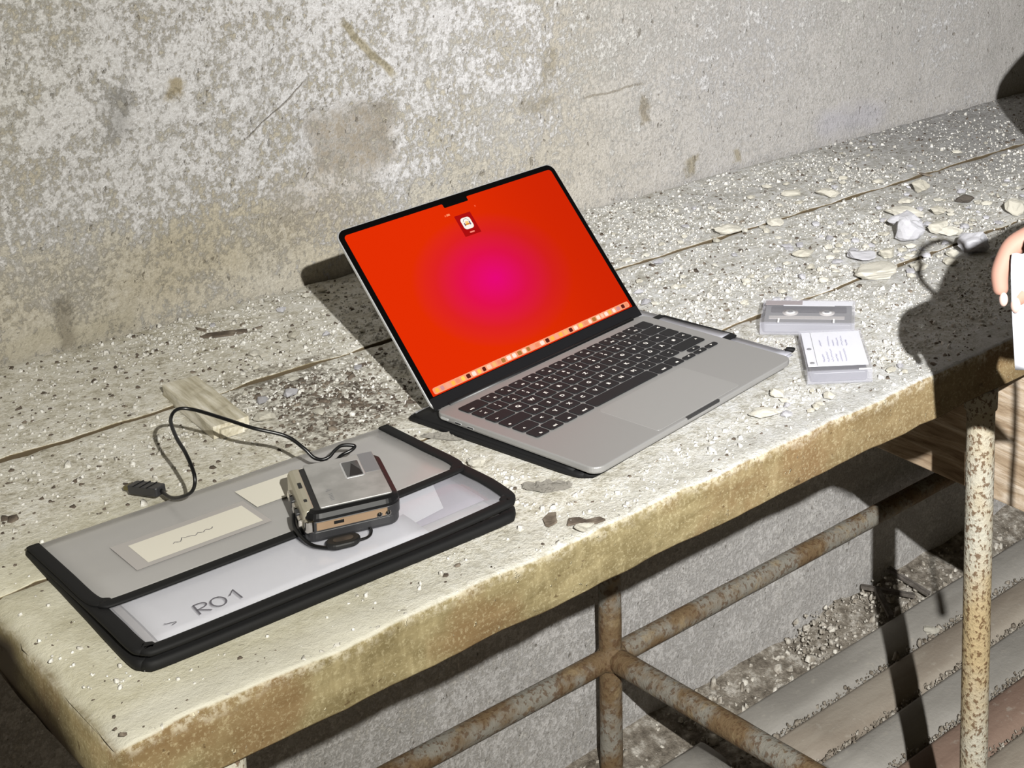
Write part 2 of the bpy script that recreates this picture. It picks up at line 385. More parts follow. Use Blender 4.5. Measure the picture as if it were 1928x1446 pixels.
def slab(name, x0, x1, y0, y1, z0, z1, r, mat, parent=None, bev=0.0, bot=None, n=5, loc=None, rot=None, smooth=False):
    """rounded-corner plate with eased edges"""
    bot = bev if bot is None else bot; prof = []
    if bot > 0: prof += [(bot, z0), (bot * 0.3, z0 + bot * 0.3), (0, z0 + bot)]
    else: prof += [(0, z0)]
    if bev > 0: prof += [(0, z1 - bev), (bev * 0.3, z1 - bev * 0.3), (bev, z1)]
    else: prof += [(0, z1)]
    loops = [[(x, y, z) for x, y in rrect(x0 + i, x1 - i, y0 + i, y1 - i, r - i if r > i else 1e-4, n)] for i, z in prof]
    v, f = loft(loops); o = mesh_obj(name, v, f, mat, parent, smooth, loc, rot)
    return o
def poly_slab(name, pts, z0, z1, mat, parent=None):
    """straight prism over a simple polygon"""
    n = len(pts); v = [(x, y, z0) for x, y in pts] + [(x, y, z1) for x, y in pts]
    bm = bmesh.new(); bv = [bm.verts.new(p) for p in v]
    bm.faces.new(bv[n:]); bm.faces.new(bv[:n][::-1])
    for i in range(n): bm.faces.new((bv[i], bv[(i + 1) % n], bv[n + (i + 1) % n], bv[n + i]))
    bmesh.ops.recalc_face_normals(bm, faces=bm.faces)
    me = bpy.data.meshes.new(name); bm.to_mesh(me); bm.free(); me.materials.append(M[mat] if isinstance(mat, str) else mat)
    o = bpy.data.objects.new(name, me); return link(o, parent)
def spline(pts, per=8, closed=False):
    P = [Vector(p) for p in pts]; out = []; n = len(P)
    for i in range(n if closed else n - 1):
        g = lambda k: P[k % n] if closed else P[max(0, min(n - 1, k))]
        a, b, c, d = g(i - 1), g(i), g(i + 1), g(i + 2)
        for k in range(per):
            t = k / per
            out.append(0.5 * ((2 * b) + (c - a) * t + (2 * a - 5 * b + 4 * c - d) * t * t + (3 * b - a - 3 * c + d) * t ** 3))
    if not closed: out.append(P[-1])
    return out
def tube_geo(pts, r, sides=10, rfun=None):
    loops = []; up = Vector((0.13, 0.21, 0.97)).normalized()
    for i, p in enumerate(pts):
        a = pts[max(0, i - 1)]; b = pts[min(len(pts) - 1, i + 1)]; d = (b - a).normalized()
        s = d.cross(up)
        if s.length < 1e-3: s = d.cross(Vector((1, 0, 0)))
        s.normalize(); u = s.cross(d).normalized(); up = u
        rr = rfun(i) if rfun else r
        loops.append([p + (s * math.cos(2 * math.pi * k / sides) + u * math.sin(2 * math.pi * k / sides)) * rr for k in range(sides)])
    return loft(loops)
def tube(name, pts, r, mat, parent=None, sides=10, rfun=None):
    v, f = tube_geo([Vector(p) for p in pts], r, sides, rfun)
    return mesh_obj(name, v, f, mat, parent, True)
def grid_faces(nx, ny):
    return [(j * nx + i, j * nx + i + 1, (j + 1) * nx + i + 1, (j + 1) * nx + i) for j in range(ny - 1) for i in range(nx - 1)]
def ribbons(name, lines, width, z, mat, parent=None):
    """pen strokes: flat ribbons along polylines (x, y)"""
    v = []; f = []
    for l in lines:
        b = len(v)
        for i, p in enumerate(l):
            a = Vector(l[max(0, i - 1)]); c = Vector(l[min(len(l) - 1, i + 1)]); d = (c - a)
            d = d.normalized() if d.length > 1e-9 else Vector((1, 0)); nrm = Vector((-d.y, d.x)) * width / 2
            zz = z(p[0], p[1]) if callable(z) else z
            v += [(p[0] + nrm.x, p[1] + nrm.y, zz), (p[0] - nrm.x, p[1] - nrm.y, zz)]
        for i in range(len(l) - 1): f.append((b + 2 * i, b + 2 * i + 1, b + 2 * i + 3, b + 2 * i + 2))
    return mesh_obj(name, v, f, mat, parent)
def fnoise(x, y, z=0.0, oct=4):
    return noise.fractal(Vector((x, y, z)), 1.0, 2.0, oct)

# ------------------------------------------------------------------ the setting
FLOOR = -0.885; WALL_Y = 0.447
def build_wall():
    x0, x1, z0, z1, s = -1.5, 3.0, FLOOR, 1.15, 0.0125
    nx = int((x1 - x0) / s) + 1; nz = int((z1 - z0) / s) + 1
    v = []
    for j in range(nz):
        z = z0 + (z1 - z0) * j / (nz - 1)
        for i in range(nx):
            x = x0 + (x1 - x0) * i / (nx - 1)
            d = 0.004 * fnoise(x * 3, z * 3, 1.0, 3) + 0.0022 * fnoise(x * 14, z * 14, 5.0, 3)
            # faint brick courses telegraphing through the plaster
            c = (z + 0.01 * fnoise(x * 2, z, 9, 2)) / 0.082
            d -= 0.0022 * max(0, 1 - abs((c % 1) - 0.5) * 9) * (0.5 + fnoise(x * 4, z * 4, 3, 2))
            # the bared patch and the gouge are shallow hollows
            if 0.11 < x < 0.235 and 0.12 < z < 0.215: d -= 0.0045
            v.append((x, WALL_Y - d, z))
    w = mesh_obj('wall_back', v, grid_faces(nx, nz), 'plaster', smooth=True)
    # thickness behind so the wall is a solid
    tag(w, kind='structure')
    return w
build_wall()
slab('floor', -2.2, 3.2, -3.2, WALL_Y + 0.05, FLOOR - 0.06, FLOOR, 0.01, 'ground')
floor = bpy.data.objects['floor']; tag(floor, kind='structure')

def floor_slat(x0, x1, yb, yf, mat, k):
    """one long rounded metal slat lying along the wall, back edge yb, front edge yf"""
    h = 0.030; prof = []
    w = yb - yf
    for s, z in ((0.0, 0.0), (0.0, 0.72), (0.04, 0.92), (0.12, 1.0), (0.35, 1.03), (0.6, 1.0), (0.78, 0.92), (0.9, 0.72), (0.96, 0.4), (0.97, 0.0)):
        prof.append((yb - w * s, FLOOR + 0.002 + h * z))
    n = 26; loops = []
    for i in range(n + 1):
        x = x0 + (x1 - x0) * i / n
        loops.append([(x, y + 0.002 * fnoise(x * 3, k * 7.1, y, 2), z + 0.0018 * fnoise(x * 4, k * 3.3, 2, 2) * (z > FLOOR + 0.003)) for y, z in prof])
    v, f = loft(loops)
    o = mesh_obj('floor_slat', v, f, mat, floor, True)
    return o
mats = ['slat_grey', 'slat_brown', 'slat_grey', 'slat_red', 'slat_brown', 'slat_grey', 'slat_red']
for k in range(7):
    yb = 0.357 - 0.0885 * k
    floor_slat(0.722 + (0.0, 0.0, 0.012, -0.02, 0.01, 0, 0.02)[k], 2.4, yb, yb - 0.084, mats[k], k)
for k in range(7):
    yb = 0.350 - 0.0885 * k
    floor_slat(-0.75, 0.642 + (0.0, -0.012, 0.006, -0.01, 0.0, 0.01, -0.008)[k], yb, yb - 0.084, ['slat_red', 'slat_grey', 'slat_brown'][k % 3] if k else 'slat_grey', k + 20)

# ------------------------------------------------------------------ workbench
bench = thing('workbench', 'long dusty timber workbench on rusty pipe legs against the plaster wall', 'workbench', (0, 0, 0))
def plank(y0, y1, z1, seed, x0=-0.405, x1=2.3, th=0.054, edge_l=True):
    """tabletop board with worn, slightly wavy edges"""
    z0 = -th; prof = []
    r = 0.0052 if y0 < -0.2 else 0.0016
    for cx, cy, a0 in ((y1 - r * 0.4, z1 - r * 0.4, 0), (y0 + r, z1 - r, 90), (y0 + 0.003, z0 + 0.003, 180), (y1 - 0.003, z0 + 0.003, 270)):
        rr = {0: r * 0.4, 90: r}.get(a0, 0.003)
        for k in range(4):
            a = math.radians(a0 + 30 * k); prof.append((cx + rr * math.cos(a), cy + rr * math.sin(a)))
    # subdivide the long runs of the profile
    full = []
    for i, p in enumerate(prof):
        q = prof[(i + 1) % len(prof)]; L = math.hypot(q[0] - p[0], q[1] - p[1]); n = max(1, int(L / 0.012))
        for k in range(n): full.append((p[0] + (q[0] - p[0]) * k / n, p[1] + (q[1] - p[1]) * k / n))
    n = int((x1 - x0) / 0.0125); loops = []
    yc, zc = (y0 + y1) / 2, (z0 + z1) / 2
    for i in range(n + 1):
        x = x0 + (x1 - x0) * i / n
        ins = 0.004 if i in (0, n) else 0.0
        lp = []
        for y, z in full:
            yy = y - ins * (1 if y > yc else -1); zz = z - ins * (1 if z > zc else -1)
            onedge = min(abs(y - y0), abs(y - y1)) < 0.012
            a = 0.0030 if onedge else 0.0007
            dz = a * fnoise(x * 22, y * 22, seed, 4) * (1 if z > zc else 0.5)
            dy = (0.0026 * fnoise(x * 16, z * 30, seed + 3, 4)) if onedge else 0
            dx = 0.004 * fnoise(y * 30, z * 40, seed + 5, 3) if i in (0, n) else 0
            lp.append((x + dx, yy + dy, zz + min(dz, 0.0006)))
        loops.append(lp)
    v, f = loft(loops)
    o = mesh_obj('plank', v, f, 'bench', bench, True)
    return o
plank(-0.270, -0.0180, 0.0, 1.3)
plank(-0.0138, 0.2200, 0.0006, 4.1)
plank(0.2240, 0.4400, 0.0026, 7.7)
def top_z(y): return 0.0 if y < -0.0150 else (0.0006 if y < 0.221 else 0.0026)
def pipe(name, a, b, r, mat, parent, seed=0.0):
    a, b = Vector(a), Vector(b); n = max(2, int((b - a).length / 0.02)); pts = [a + (b - a) * i / n for i in range(n + 1)]
    return tube(name, pts, r, mat, parent, 20, lambda i: r * (1 + 0.03 * fnoise(i * 0.35, seed, 0, 3)))
R1 = 0.0168
ZB = -0.055
for x, s in ((0.550, 1), (-0.33, 2)):
    pipe('leg', (x + 0.014, -0.250, FLOOR), (x, -0.250, ZB + 0.002), R1, 'pipe_front', bench, s)
for x, s in ((0.514, 3), (-0.33, 4), (1.75, 5)):
    pipe('leg', (x, 0.400, FLOOR), (x, 0.400, ZB + 0.002), R1, 'pipe', bench, s)
pipe('rail', (-0.34, 0.400, -0.674), (1.76, 0.400, -0.677), R1, 'pipe', bench, 6)
pipe('rail', (0.514, 0.400, -0.674), (0.548, -0.250, -0.676), R1, 'pipe', bench, 7)
pipe('rail', (-0.33, 0.400, -0.674), (-0.33, -0.250, -0.676), R1, 'pipe', bench, 8)
def weld(c, r, seed):
    v, f = [], []
    bm = bmesh.new(); bmesh.ops.create_icosphere(bm, subdivisions=3, radius=r)
    for w in bm.verts: w.co = w.co * (1 + 0.14 * fnoise(w.co.x * 60, w.co.y * 60, w.co.z * 60 + seed, 3)) + Vector(c)
    me = bpy.data.meshes.new('weld'); bm.to_mesh(me); bm.free(); me.materials.append(M['pipe'])
    me.polygons.foreach_set('use_smooth', [True] * len(me.polygons))
    return link(bpy.data.objects.new('weld', me), bench)
weld((0.514, 0.398, -0.674), 0.0235, 1.0); weld((-0.33, 0.398, -0.674), 0.0235, 2.0)
# flange ring under the front board
tube('flange', [(0.550, -0.250, ZB - 0.026), (0.550, -0.250, ZB - 0.024), (0.550, -0.250, ZB - 0.004), (0.550, -0.250, ZB + 0.0005)], 0.0195, 'pipe_front', bench, 20)
# bearer board hanging under the top
bb = slab('cross_board', 0.0, 0.026, -0.262, 0.430, -0.288, -0.0545, 0.002, 'board', bench, 0.002)
bb.location = (0.700, 0, 0)

# ------------------------------------------------------------------ plastic document folders
def folder(name, label, rotz, loc, w, d, lift, seed, writing):
    """wallet folder: bottom panel, pocket panel, flap over the back part, black binding on the rims, papers inside.
    local x along the fold, y = 0 at the fold, negative to the front"""
    t = thing(name, label, 'folder', loc, rotz)
    hz = lambda x, y: 0.0045 + lift * min(1.0, -y / d * 1.25) * (1 + 0.45 * max(0.0, 2 * x / w - 0.45))          # height of the pocket panel
    fz = lambda x, y: hz(x, y) + 0.0022
    filmy = 'film' if writing else 'film_white'
    def sheet(nm, x0, x1, y0, y1, zf, mat, par, th=0.0006, n=14):
        v = []; nx = ny = n
        for j in range(ny):
            for i in range(nx):
                x = x0 + (x1 - x0) * i / (nx - 1); y = y0 + (y1 - y0) * j / (ny - 1); v.append((x, y, zf(x, y) + 0.0006 * fnoise(x * 14, y * 14, seed, 2)))
        k = len(v); v += [(x, y, z - th) for x, y, z in v]
        f = grid_faces(nx, ny); f += [tuple(i + k for i in reversed(q)) for q in f]
        rim = [i for i in range(nx)] + [j * nx + nx - 1 for j in range(1, ny)] + [(ny - 1) * nx + i for i in range(nx - 2, -1, -1)] + [j * nx for j in range(ny - 2, 0, -1)]
        for a, b in zip(rim, rim[1:] + rim[:1]): f.append((a, a + k, b + k, b))
        return mesh_obj(nm, v, f, mat, par, True)
    def strip(nm, pts, wid, thick, par, zf):
        """fabric binding folded over a rim: flattened strip along a polyline in plan"""
        loops = []; P = spline([(p[0], p[1], 0) for p in pts], 6)
        for i, p in enumerate(P):
            a = P[max(0, i - 1)]; b = P[min(len(P) - 1, i + 1)]; dd = (b - a).normalized(); nn = Vector((-dd.y, dd.x, 0)); z = zf(p.x, p.y)
            lp = []
            for k in range(10):
                an = 2 * math.pi * k / 10; cx, cz = math.cos(an), math.sin(an)
                cx = math.copysign(abs(cx) ** 0.6, cx); cz = math.copysign(abs(cz) ** 0.7, cz)
                lp.append(p + nn * (wid / 2 * cx) + Vector((0, 0, z + thick / 2 * cz)))
            loops.append(lp)
        v, f = loft(loops); return mesh_obj(nm, v, f, 'binding', par, True)
    h = w / 2
    base = lambda x, y: 0.0022
    sheet('back_panel', -h, h, -d, 0, base, filmy, t)
    # papers, from the bottom up
    pb = lambda k: (lambda x, y: 0.0030 + (hz(x, y) - 0.0036) * k)
    sheet('paper', -h + 0.012, h - 0.018, -d + 0.012, -0.012, pb(0.35), 'paper_grey', t)
    if writing:
        p = sheet('paper', -h + 0.016, h - 0.075, -d + 0.0135, -0.085, pb(0.75), 'paper', t)
        sheet('paper', h - 0.115, h - 0.012, -d + 0.03, -0.03, pb(0.6), 'paper_lilac', t)
        v = poly_paper = poly_slab('paper', [(h - 0.085, -d + 0.035), (h - 0.045, -d + 0.042), (h - 0.030, -d + 0.085), (h - 0.055, -0.11), (h - 0.11, -0.10)], 0, 0.0003, 'paper', t)
        v.location.z = 0.0036 + lift * 0.70
        v = poly_slab('paper', [(h - 0.10, -0.02), (h - 0.02, -0.015), (h - 0.016, -0.075), (h - 0.07, -0.10)], 0, 0.0003, 'paper_lilac', t)
        v.location.z = 0.0050 + lift * 0.12
    else:
        sheet('paper', -h + 0.014, h - 0.012, -d + 0.0135, -0.012, pb(0.75), 'paper', t)
    fp = sheet('front_panel', -h + 0.002, h - 0.002, -d, -0.010, hz, 'film_clear' if writing else 'film_white', t)
    yf = -d * 0.645
    fl = sheet('flap', -h + 0.001, h - 0.001, yf, 0.0, fz, filmy, t)
    # the soft fold at the back
    v, f = loft([[(x, 0.0 + 0.0035 * math.cos(a) , 0.0022 + (fz(x, 0) - 0.0022) * (0.5 + 0.5 * math.sin(a))) for a in [math.pi / 2 - math.pi * k / 8 for k in range(9)] + [math.pi / 2 - math.pi * k / 8 for k in range(8, -1, -1)]] for x in [-h + 2 * h * i / 10 for i in range(11)]])
    mesh_obj('fold', v, f, 'film', t, True)
    rc = 0.019
    def rim(y_back, y_front):
        return [(-h, y_back), (-h, (y_back + y_front) / 2), (-h, y_front + rc), (-h + rc * 0.3, y_front + rc * 0.3), (-h + rc, y_front), (0, y_front), (h - rc, y_front), (h - rc * 0.3, y_front + rc * 0.3), (h, y_front + rc), (h, (y_back + y_front) / 2), (h, y_back)]
    if writing:
        strip('binding', rim(0.0, -d), 0.0115, 0.0092, t, lambda x, y: 0.0046 - 0.0022 * min(1, (d + y) / d))
        strip('binding', rim(-0.004, -d), 0.0120, 0.0052, t, lambda x, y: hz(x, y) - 0.0006)
        strip('binding', rim(0.0, yf), 0.0105, 0.0030, t, lambda x, y: fz(x, y) + 0.0008)
    else:
        # under the laptop: wide binding on the fold side seen at the left, only a thin edge tape on the far side
        strip('binding', rim(0.0, -d)[:-4], 0.0130, 0.0060, t, lambda x, y: 0.0034)
        strip('binding', [(-h + 0.010, -0.004), (-h + 0.010, -d * 0.5), (-h + 0.010, -d + 0.014)], 0.030, 0.0050, t, lambda x, y: 0.0060)
        strip('edge_tape', [(h - 0.001, -0.045), (h - 0.001, yf * 0.75), (h - 0.001, yf)], 0.0034, 0.0030, t, lambda x, y: 0.0066)
        strip('edge_tape', [(h - 0.001, -d + 0.004), (h + 0.004, -d + 0.006)], 0.0110, 0.0040, t, lambda x, y: 0.0060)
        strip('edge_tape', [(h - 0.024, yf), (h - 0.012, yf), (h - 0.002, yf)], 0.0100, 0.0030, t, lambda x, y: 0.0070)
        strip('edge_tape', [(h - 0.024, -0.043), (h - 0.012, -0.043), (h - 0.002, -0.043)], 0.0080, 0.0030, t, lambda x, y: 0.0070)
    return t, fz, hz
f1_rot = math.radians(-1.4)
f1, f1_flap, f1_pocket = folder('document_folder', 'milky plastic document folder with black binding, marked RO1, under the cassette player', f1_rot, (-0.1975, 0.0255, 0.0008), 0.312, 0.229, 0.0115, 2.0, True)
def stroke(points, ox, oy, s):
    return [(ox + x * s, oy + y * s) for x, y in points]
def arc(cx, cy, rx, ry, a0, a1, n=12):
    return [(cx + rx * math.cos(math.radians(a0 + (a1 - a0) * k / n)), cy + ry * math.sin(math.radians(a0 + (a1 - a0) * k / n))) for k in range(n + 1)]
s = 0.0155; ox, oy = -0.107, -0.2105
R = [stroke([(0.0, 0.0), (0.05, 1.0)], ox, oy, s), stroke([(0.05, 1.0)] + arc(0.28, 0.76, 0.3, 0.24, 80, -90) + [(0.05, 0.5), (0.55, 0.0)], ox, oy, s)]
O = [stroke(arc(0.95, 0.48, 0.34, 0.46, 60, 430, 18), ox + 0.002, oy, s)]
ONE = [stroke([(1.5, 0.62), (1.82, 1.05), (1.86, 0.0)], ox + 0.003, oy, s)]
zp = lambda x, y: f1_pocket(x, y) + 0.0014
ribbons('handwriting', R + O + ONE, 0.0013, zp, 'ink', f1)['label'] = 'pencilled RO1'
ribbons('handwriting', [[(-0.1275 + 0.004 * math.sin(k), -0.2095 + 0.0011 * k) for k in range(6)]], 0.0009, zp, 'ink', f1)
# cream label card showing through the flap, with a scrawled word
def card(x0, x1, y0, y1, mat, dz):
    v = [(x, y, f1_flap(x, y) + dz) for x, y in ((x0, y0), (x1, y0), (x1, y1), (x0, y1))]
    mesh_obj('label_card', v, [(0, 1, 2, 3)], mat, f1)
card(-0.115, -0.005, -0.110, -0.053, 'paper_grey', 0.0011)
card(-0.104, -0.010, -0.104, -0.062, 'paper_cream', 0.0014)
card(-0.002, 0.060, -0.075, -0.030, 'paper_cream', 0.0012)
wd = [(-0.078 + 0.0018 * k, -0.088 + 0.0016 * math.sin(k * 1.7) + 0.0030 * (k in (5, 6, 7)) + 0.0002 * k) for k in range(20)]
ribbons('handwriting', [wd], 0.0007, lambda x, y: f1_flap(x, y) + 0.0019, 'ink', f1)

LAP_ROT = math.radians(9.864)
f2, _, _ = folder('document_folder', 'white plastic document folder with black binding, lying under the laptop', LAP_ROT + math.radians(1.5), (0.1590, 0.0612, 0.0008), 0.333, 0.2265, 0.0008, 6.0, False)

# ------------------------------------------------------------------ laptop
HL = 0.018; LW, LD = 0.3041, 0.2150
lap = thing('laptop', 'open silver laptop with a red-orange glowing screen standing on a folder', 'laptop', (0, 0, 0), LAP_ROT)
base = slab('base', 0, LW, -LD, -0.0005, HL - 0.0074, HL, 0.0115, 'alu', lap, 0.0012, 0.0026, 8)
# thumb notch in the front edge, ports on the side
slab('thumb_notch', 0.1275, 0.1785, -LD - 0.00025, -LD + 0.0030, HL - 0.0022, HL + 0.00012, 0.0012, 'port', lap, 0.0)
def port(v0, v1, mat, rim):
    o = slab('port', v0, v1, -0.0013, 0.0013, 0, 0.0005, 0.0013, rim, lap); o.rotation_euler = (math.pi / 2, 0, -math.pi / 2); o.location = (0.0002, 0, HL - 0.0040)
    q = slab('opening', v0 + 0.0007, v1 - 0.0007, -0.0007, 0.0007, 0.0005, 0.0007, 0.0007, mat, o)
port(0.0105, 0.0215, 'alu_edge', 'alu_edge'); port(0.0300, 0.0395, 'port', 'alu_edge'); port(0.0470, 0.0565, 'port', 'alu_edge')
for u, v in ((0.02, -0.02), (LW - 0.02, -0.02), (0.02, -LD + 0.02), (LW - 0.02, -LD + 0.02)):
    tube('rubber_foot', [(u, v, HL - 0.0074 - 0.0007), (u, v, HL - 0.0072)], 0.006, 'rubber', lap, 14)
slab('trackpad', 0.0905, 0.2170, -0.2105, -0.1325, HL - 0.0004, HL + 0.00025, 0.004, 'alu_pad', lap, 0.00015)
# keyboard: pitch 19 mm, five letter rows under a function row
PU, PV, K0, V0 = 0.01895, 0.01845, 0.0152, -0.0172
GAP = 0.0021
kmesh = {}; lmesh = {}
def key(u, v, wu, hv, legend=None):
    """u, v = back-left corner in key units, sizes in units"""
    kw, kh = wu * PU - GAP, hv * PV - GAP
    tagk = (round(kw, 5), round(kh, 5))
    if tagk not in kmesh:
        o = slab('key', 0, kw, -kh, 0, 0, 0.0011, 0.0022, 'key', None, 0.0004, 0.0, 4); kmesh[tagk] = o.data; COL.objects.unlink(o); bpy.data.objects.remove(o)
    k = bpy.data.objects.new('key', kmesh[tagk]); link(k, lap); k.location = (K0 + u * PU, V0 - v * PV, HL + 0.0001)
    if legend:
        for txt, fx, fy, sz in legend:
            lk = (txt, sz)
            if lk in lmesh:
                o = bpy.data.objects.new('legend', lmesh[lk]); link(o, k); o.location = (kw * fx, -kh * fy, 0.00116); continue
            c = bpy.data.curves.new('legend', 'FONT'); c.body = txt; c.size = sz; c.align_x = 'CENTER'; c.align_y = 'CENTER'; c.extrude = 0.00001; c.resolution_u = 2
            c.offset = 0.00022
            tmp = bpy.data.objects.new('legend_curve', c); COL.objects.link(tmp); dg_ = bpy.context.evaluated_depsgraph_get()
            lm = bpy.data.meshes.new_from_object(tmp.evaluated_get(dg_)); lm.name = 'legend'; lm.materials.clear(); lm.materials.append(M['keyprint']); lmesh[lk] = lm
            COL.objects.unlink(tmp); bpy.data.objects.remove(tmp)
            o = bpy.data.objects.new('legend', lm); link(o, k); o.location = (kw * fx, -kh * fy, 0.00116)
one = lambda s: [(s, 0.5, 0.5, 0.0062)]
two = lambda a, b: [(a, 0.5, 0.3, 0.0045), (b, 0.5, 0.72, 0.0050)]
small = lambda s: [(s, 0.28, 0.75, 0.0038)]
u = 0
key(0, 0, 1.5, 1, small('esc')); u = 1.5
for i in range(12): key(u + i, 0, 1, 1, [('F%d' % (i + 1), 0.6, 0.72, 0.0032), ('*', 0.45, 0.35, 0.006)])
key(13.5, 0, 1, 1)
row = [('~', '<'), ('!', '1'), ('"', '2'), ('§', '3'), ('$', '4'), ('%', '5'), ('&', '6'), ('/', '7'), ('(', '8'), (')', '9'), ('=', '0'), ('?', 'ß'), ('`', '´')]
for i, (a, b) in enumerate(row): key(i, 1, 1, 1, two(a, b))
key(13, 1, 1.5, 1, [('<', 0.8, 0.5, 0.006)])
key(0, 2, 1.5, 1, [('>', 0.25, 0.7, 0.005)])
for i, c in enumerate('QWERTZUIOPÜ+'): key(1.5 + i, 2, 1, 1, one(c))
key(0, 3, 1.75, 1, [('o', 0.15, 0.7, 0.005)])
for i, c in enumerate('ASDFGHJKLÖÄ#'): key(1.75 + i, 3, 1, 1, one(c))
key(13.5, 2, 1.0, 1); key(13.75, 3, 0.75, 1, [('<', 0.5, 0.5, 0.005)])
key(0, 4, 1.25, 1, [('^', 0.3, 0.7, 0.005)]); key(1.25, 4, 1, 1, one('<'))
for i, c in enumerate('YXCVBNM'): key(2.25 + i, 4, 1, 1, one(c))
for i, (a, b) in enumerate(((';', ','), (':', '.'), ('_', '-'))): key(9.25 + i, 4, 1, 1, two(a, b))
key(12.25, 4, 2.25, 1, [('^', 0.85, 0.5, 0.005)])
for x, w_, l in ((0, 1, 'fn'), (1, 1, 'ctrl'), (2, 1, 'alt'), (3, 1.25, 'cmd')): key(x, 5, w_, 1, [(l, 0.5, 0.75, 0.0036)])
key(4.25, 5, 5, 1)
for x, w_, l in ((9.25, 1.25, 'cmd'), (10.5, 1, 'alt')): key(x, 5, w_, 1, [(l, 0.5, 0.75, 0.0036)])
key(11.5, 5.5, 1, 0.5, [('<', 0.5, 0.5, 0.004)]); key(12.5, 5, 1, 0.5, [('^', 0.5, 0.6, 0.004)]); key(12.5, 5.5, 1, 0.5, [('v', 0.5, 0.5, 0.004)]); key(13.5, 5.5, 1, 0.5, [('>', 0.5, 0.5, 0.004)])
# hinge barrel and lid (lid local: x along hinge, y up the screen, z out of the glass)
tube('hinge', [(0.018, -0.0020, HL - 0.0012), (LW - 0.018, -0.0020, HL - 0.0012)], 0.0034, 'hinge', lap, 16)
lid = slab('lid', 0.0, LW, -0.0005, 0.2098, -0.0040, -0.0004, 0.0105, 'alu_edge', lap, 0.0006, 0.0016, 8)
lid.location = (0, -0.0021, HL - 0.0006); LID_A = math.radians(48.39); lid.rotation_euler = (LID_A, 0, 0)
slab('bezel', 0.0009, LW - 0.0009, 0.0, 0.2087, -0.0004, 0.0, 0.0098, 'bezel', lid, 0.0, 0.0, 8)
slab('chin', 0.0009, LW - 0.0009, 0.0004, 0.0132, 0.0, 0.0003, 0.001, 'hinge', lid)
D = (0.0069, 0.2972, 0.0140, 0.2024)
def screen_poly():
    x0, x1, y0, y1 = D; r = 0.0042; n0, n1, nb = 0.1350, 0.1690, 0.1972; p = [(x0, y0), (x1, y0)]
    p += arc(x1 - r, y1 - r, r, r, 0, 90, 6)
    p += [(n1 + 0.001, y1), (n1, y1 - 0.001)] + arc(n1 - 0.0016, nb + 0.0016, 0.0016, 0.0016, 0, -90, 4) + arc(n0 + 0.0016, nb + 0.0016, 0.0016, 0.0016, 270, 180, 4) + [(n0, y1 - 0.001), (n0 - 0.001, y1)]
    p += arc(x0 + r, y1 - r, r, r, 90, 180, 6)
    return p
poly_slab('screen', screen_poly(), 0.0, 0.00012, 'screen', lid)['label'] = 'glowing red-orange display with a magenta centre'
def pix(name, x0, x1, y0, y1, rgb, z=0.00014, r=0.0):
    pts = rrect(x0, x1, y0, y1, r, 4) if r else [(x0, y0), (x1, y0), (x1, y1), (x0, y1)]
    return poly_slab(name, pts, z, z + 0.00004, litm(rgb), lid)
pix('icon_frame', 0.1405, 0.1628, 0.1585, 0.1845, (172, 12, 14))
pix('app_icon', 0.1450, 0.1583, 0.1660, 0.1800, (255, 246, 236), 0.0002, 0.0035)
poly_slab('icon_arch', arc(0.1516, 0.1742, 0.0042, 0.0044, 15, 165, 10) + arc(0.1516, 0.1742, 0.0037, 0.0039, 165, 15, 10), 0.00026, 0.0003, litm((120, 120, 112)), lid)
pix('icon_pad', 0.1474, 0.1487, 0.1702, 0.1740, (104, 72, 92), 0.00026); pix('icon_pad', 0.1544, 0.1560, 0.1702, 0.1745, (104, 84, 122), 0.00026)
pix('icon_bar', 0.1487, 0.1544, 0.1708, 0.1725, (226, 138, 40), 0.00026); pix('icon_glow', 0.1495, 0.1538, 0.1725, 0.1752, (250, 208, 130), 0.00026)
pix('icon_caption', 0.1487, 0.1553, 0.1611, 0.1627, (252, 138, 122), 0.0002, 0.0007)
pix('menu_mark', 0.1298, 0.1316, 0.1872, 0.1892, (250, 108, 66)); pix('menu_mark', 0.1325, 0.1370, 0.1872, 0.1896, (252, 140, 96)); pix('menu_mark', 0.1722, 0.1738, 0.1878, 0.1898, (250, 92, 56))
pix('dock', 0.0098, 0.2945, 0.0152, 0.0222, (255, 164, 122), 0.00014, 0.0022)
dr = random.Random(3); x = 0.0125
pal = [(255, 206, 176), (255, 232, 208), (252, 190, 120), (255, 214, 96), (246, 150, 110), (214, 150, 150), (255, 236, 220), (180, 120, 60), (90, 30, 24), (255, 190, 80), (250, 170, 140)]
while x < 0.289:
    wdt = dr.choice((0.0042, 0.0050, 0.0055)); pix('dock_icon', x, x + wdt, 0.0163, 0.0163 + 0.0046, dr.choice(pal), 0.0002, 0.0012); x += wdt + dr.choice((0.0013, 0.0018, 0.0024))

# ------------------------------------------------------------------ cassette player and its cable
WK_Z = 0.0175
wk = thing('cassette_player', 'silver and black portable cassette player lying on the document folder', 'cassette player', (-0.1560, -0.1150, WK_Z), math.radians(-18.0))
hx, hy = 0.0385, 0.0455
slab('lower_shell', -hx + 0.001, hx - 0.001, -hy + 0.001, hy - 0.001, 0.0, 0.0095, 0.009, 'satin_black', wk, 0.001, 0.003, 6, smooth=False)
slab('middle_band', -hx, hx, -hy, hy, 0.0095, 0.0185, 0.0105, 'satin_black', wk, 0.0006, 0.0004, 6)
slab('upper_shell', -hx + 0.0004, hx, -hy, hy, 0.0185, 0.0262, 0.0130, 'gloss_black', wk, 0.0052, 0.0, 8)
slab('battery_strip', -hx - 0.0006, -hx + 0.0118, -hy + 0.0075, hy - 0.001, 0.0098, 0.0266, 0.0045, 'chrome_warm', wk, 0.0042, 0.0, 5)
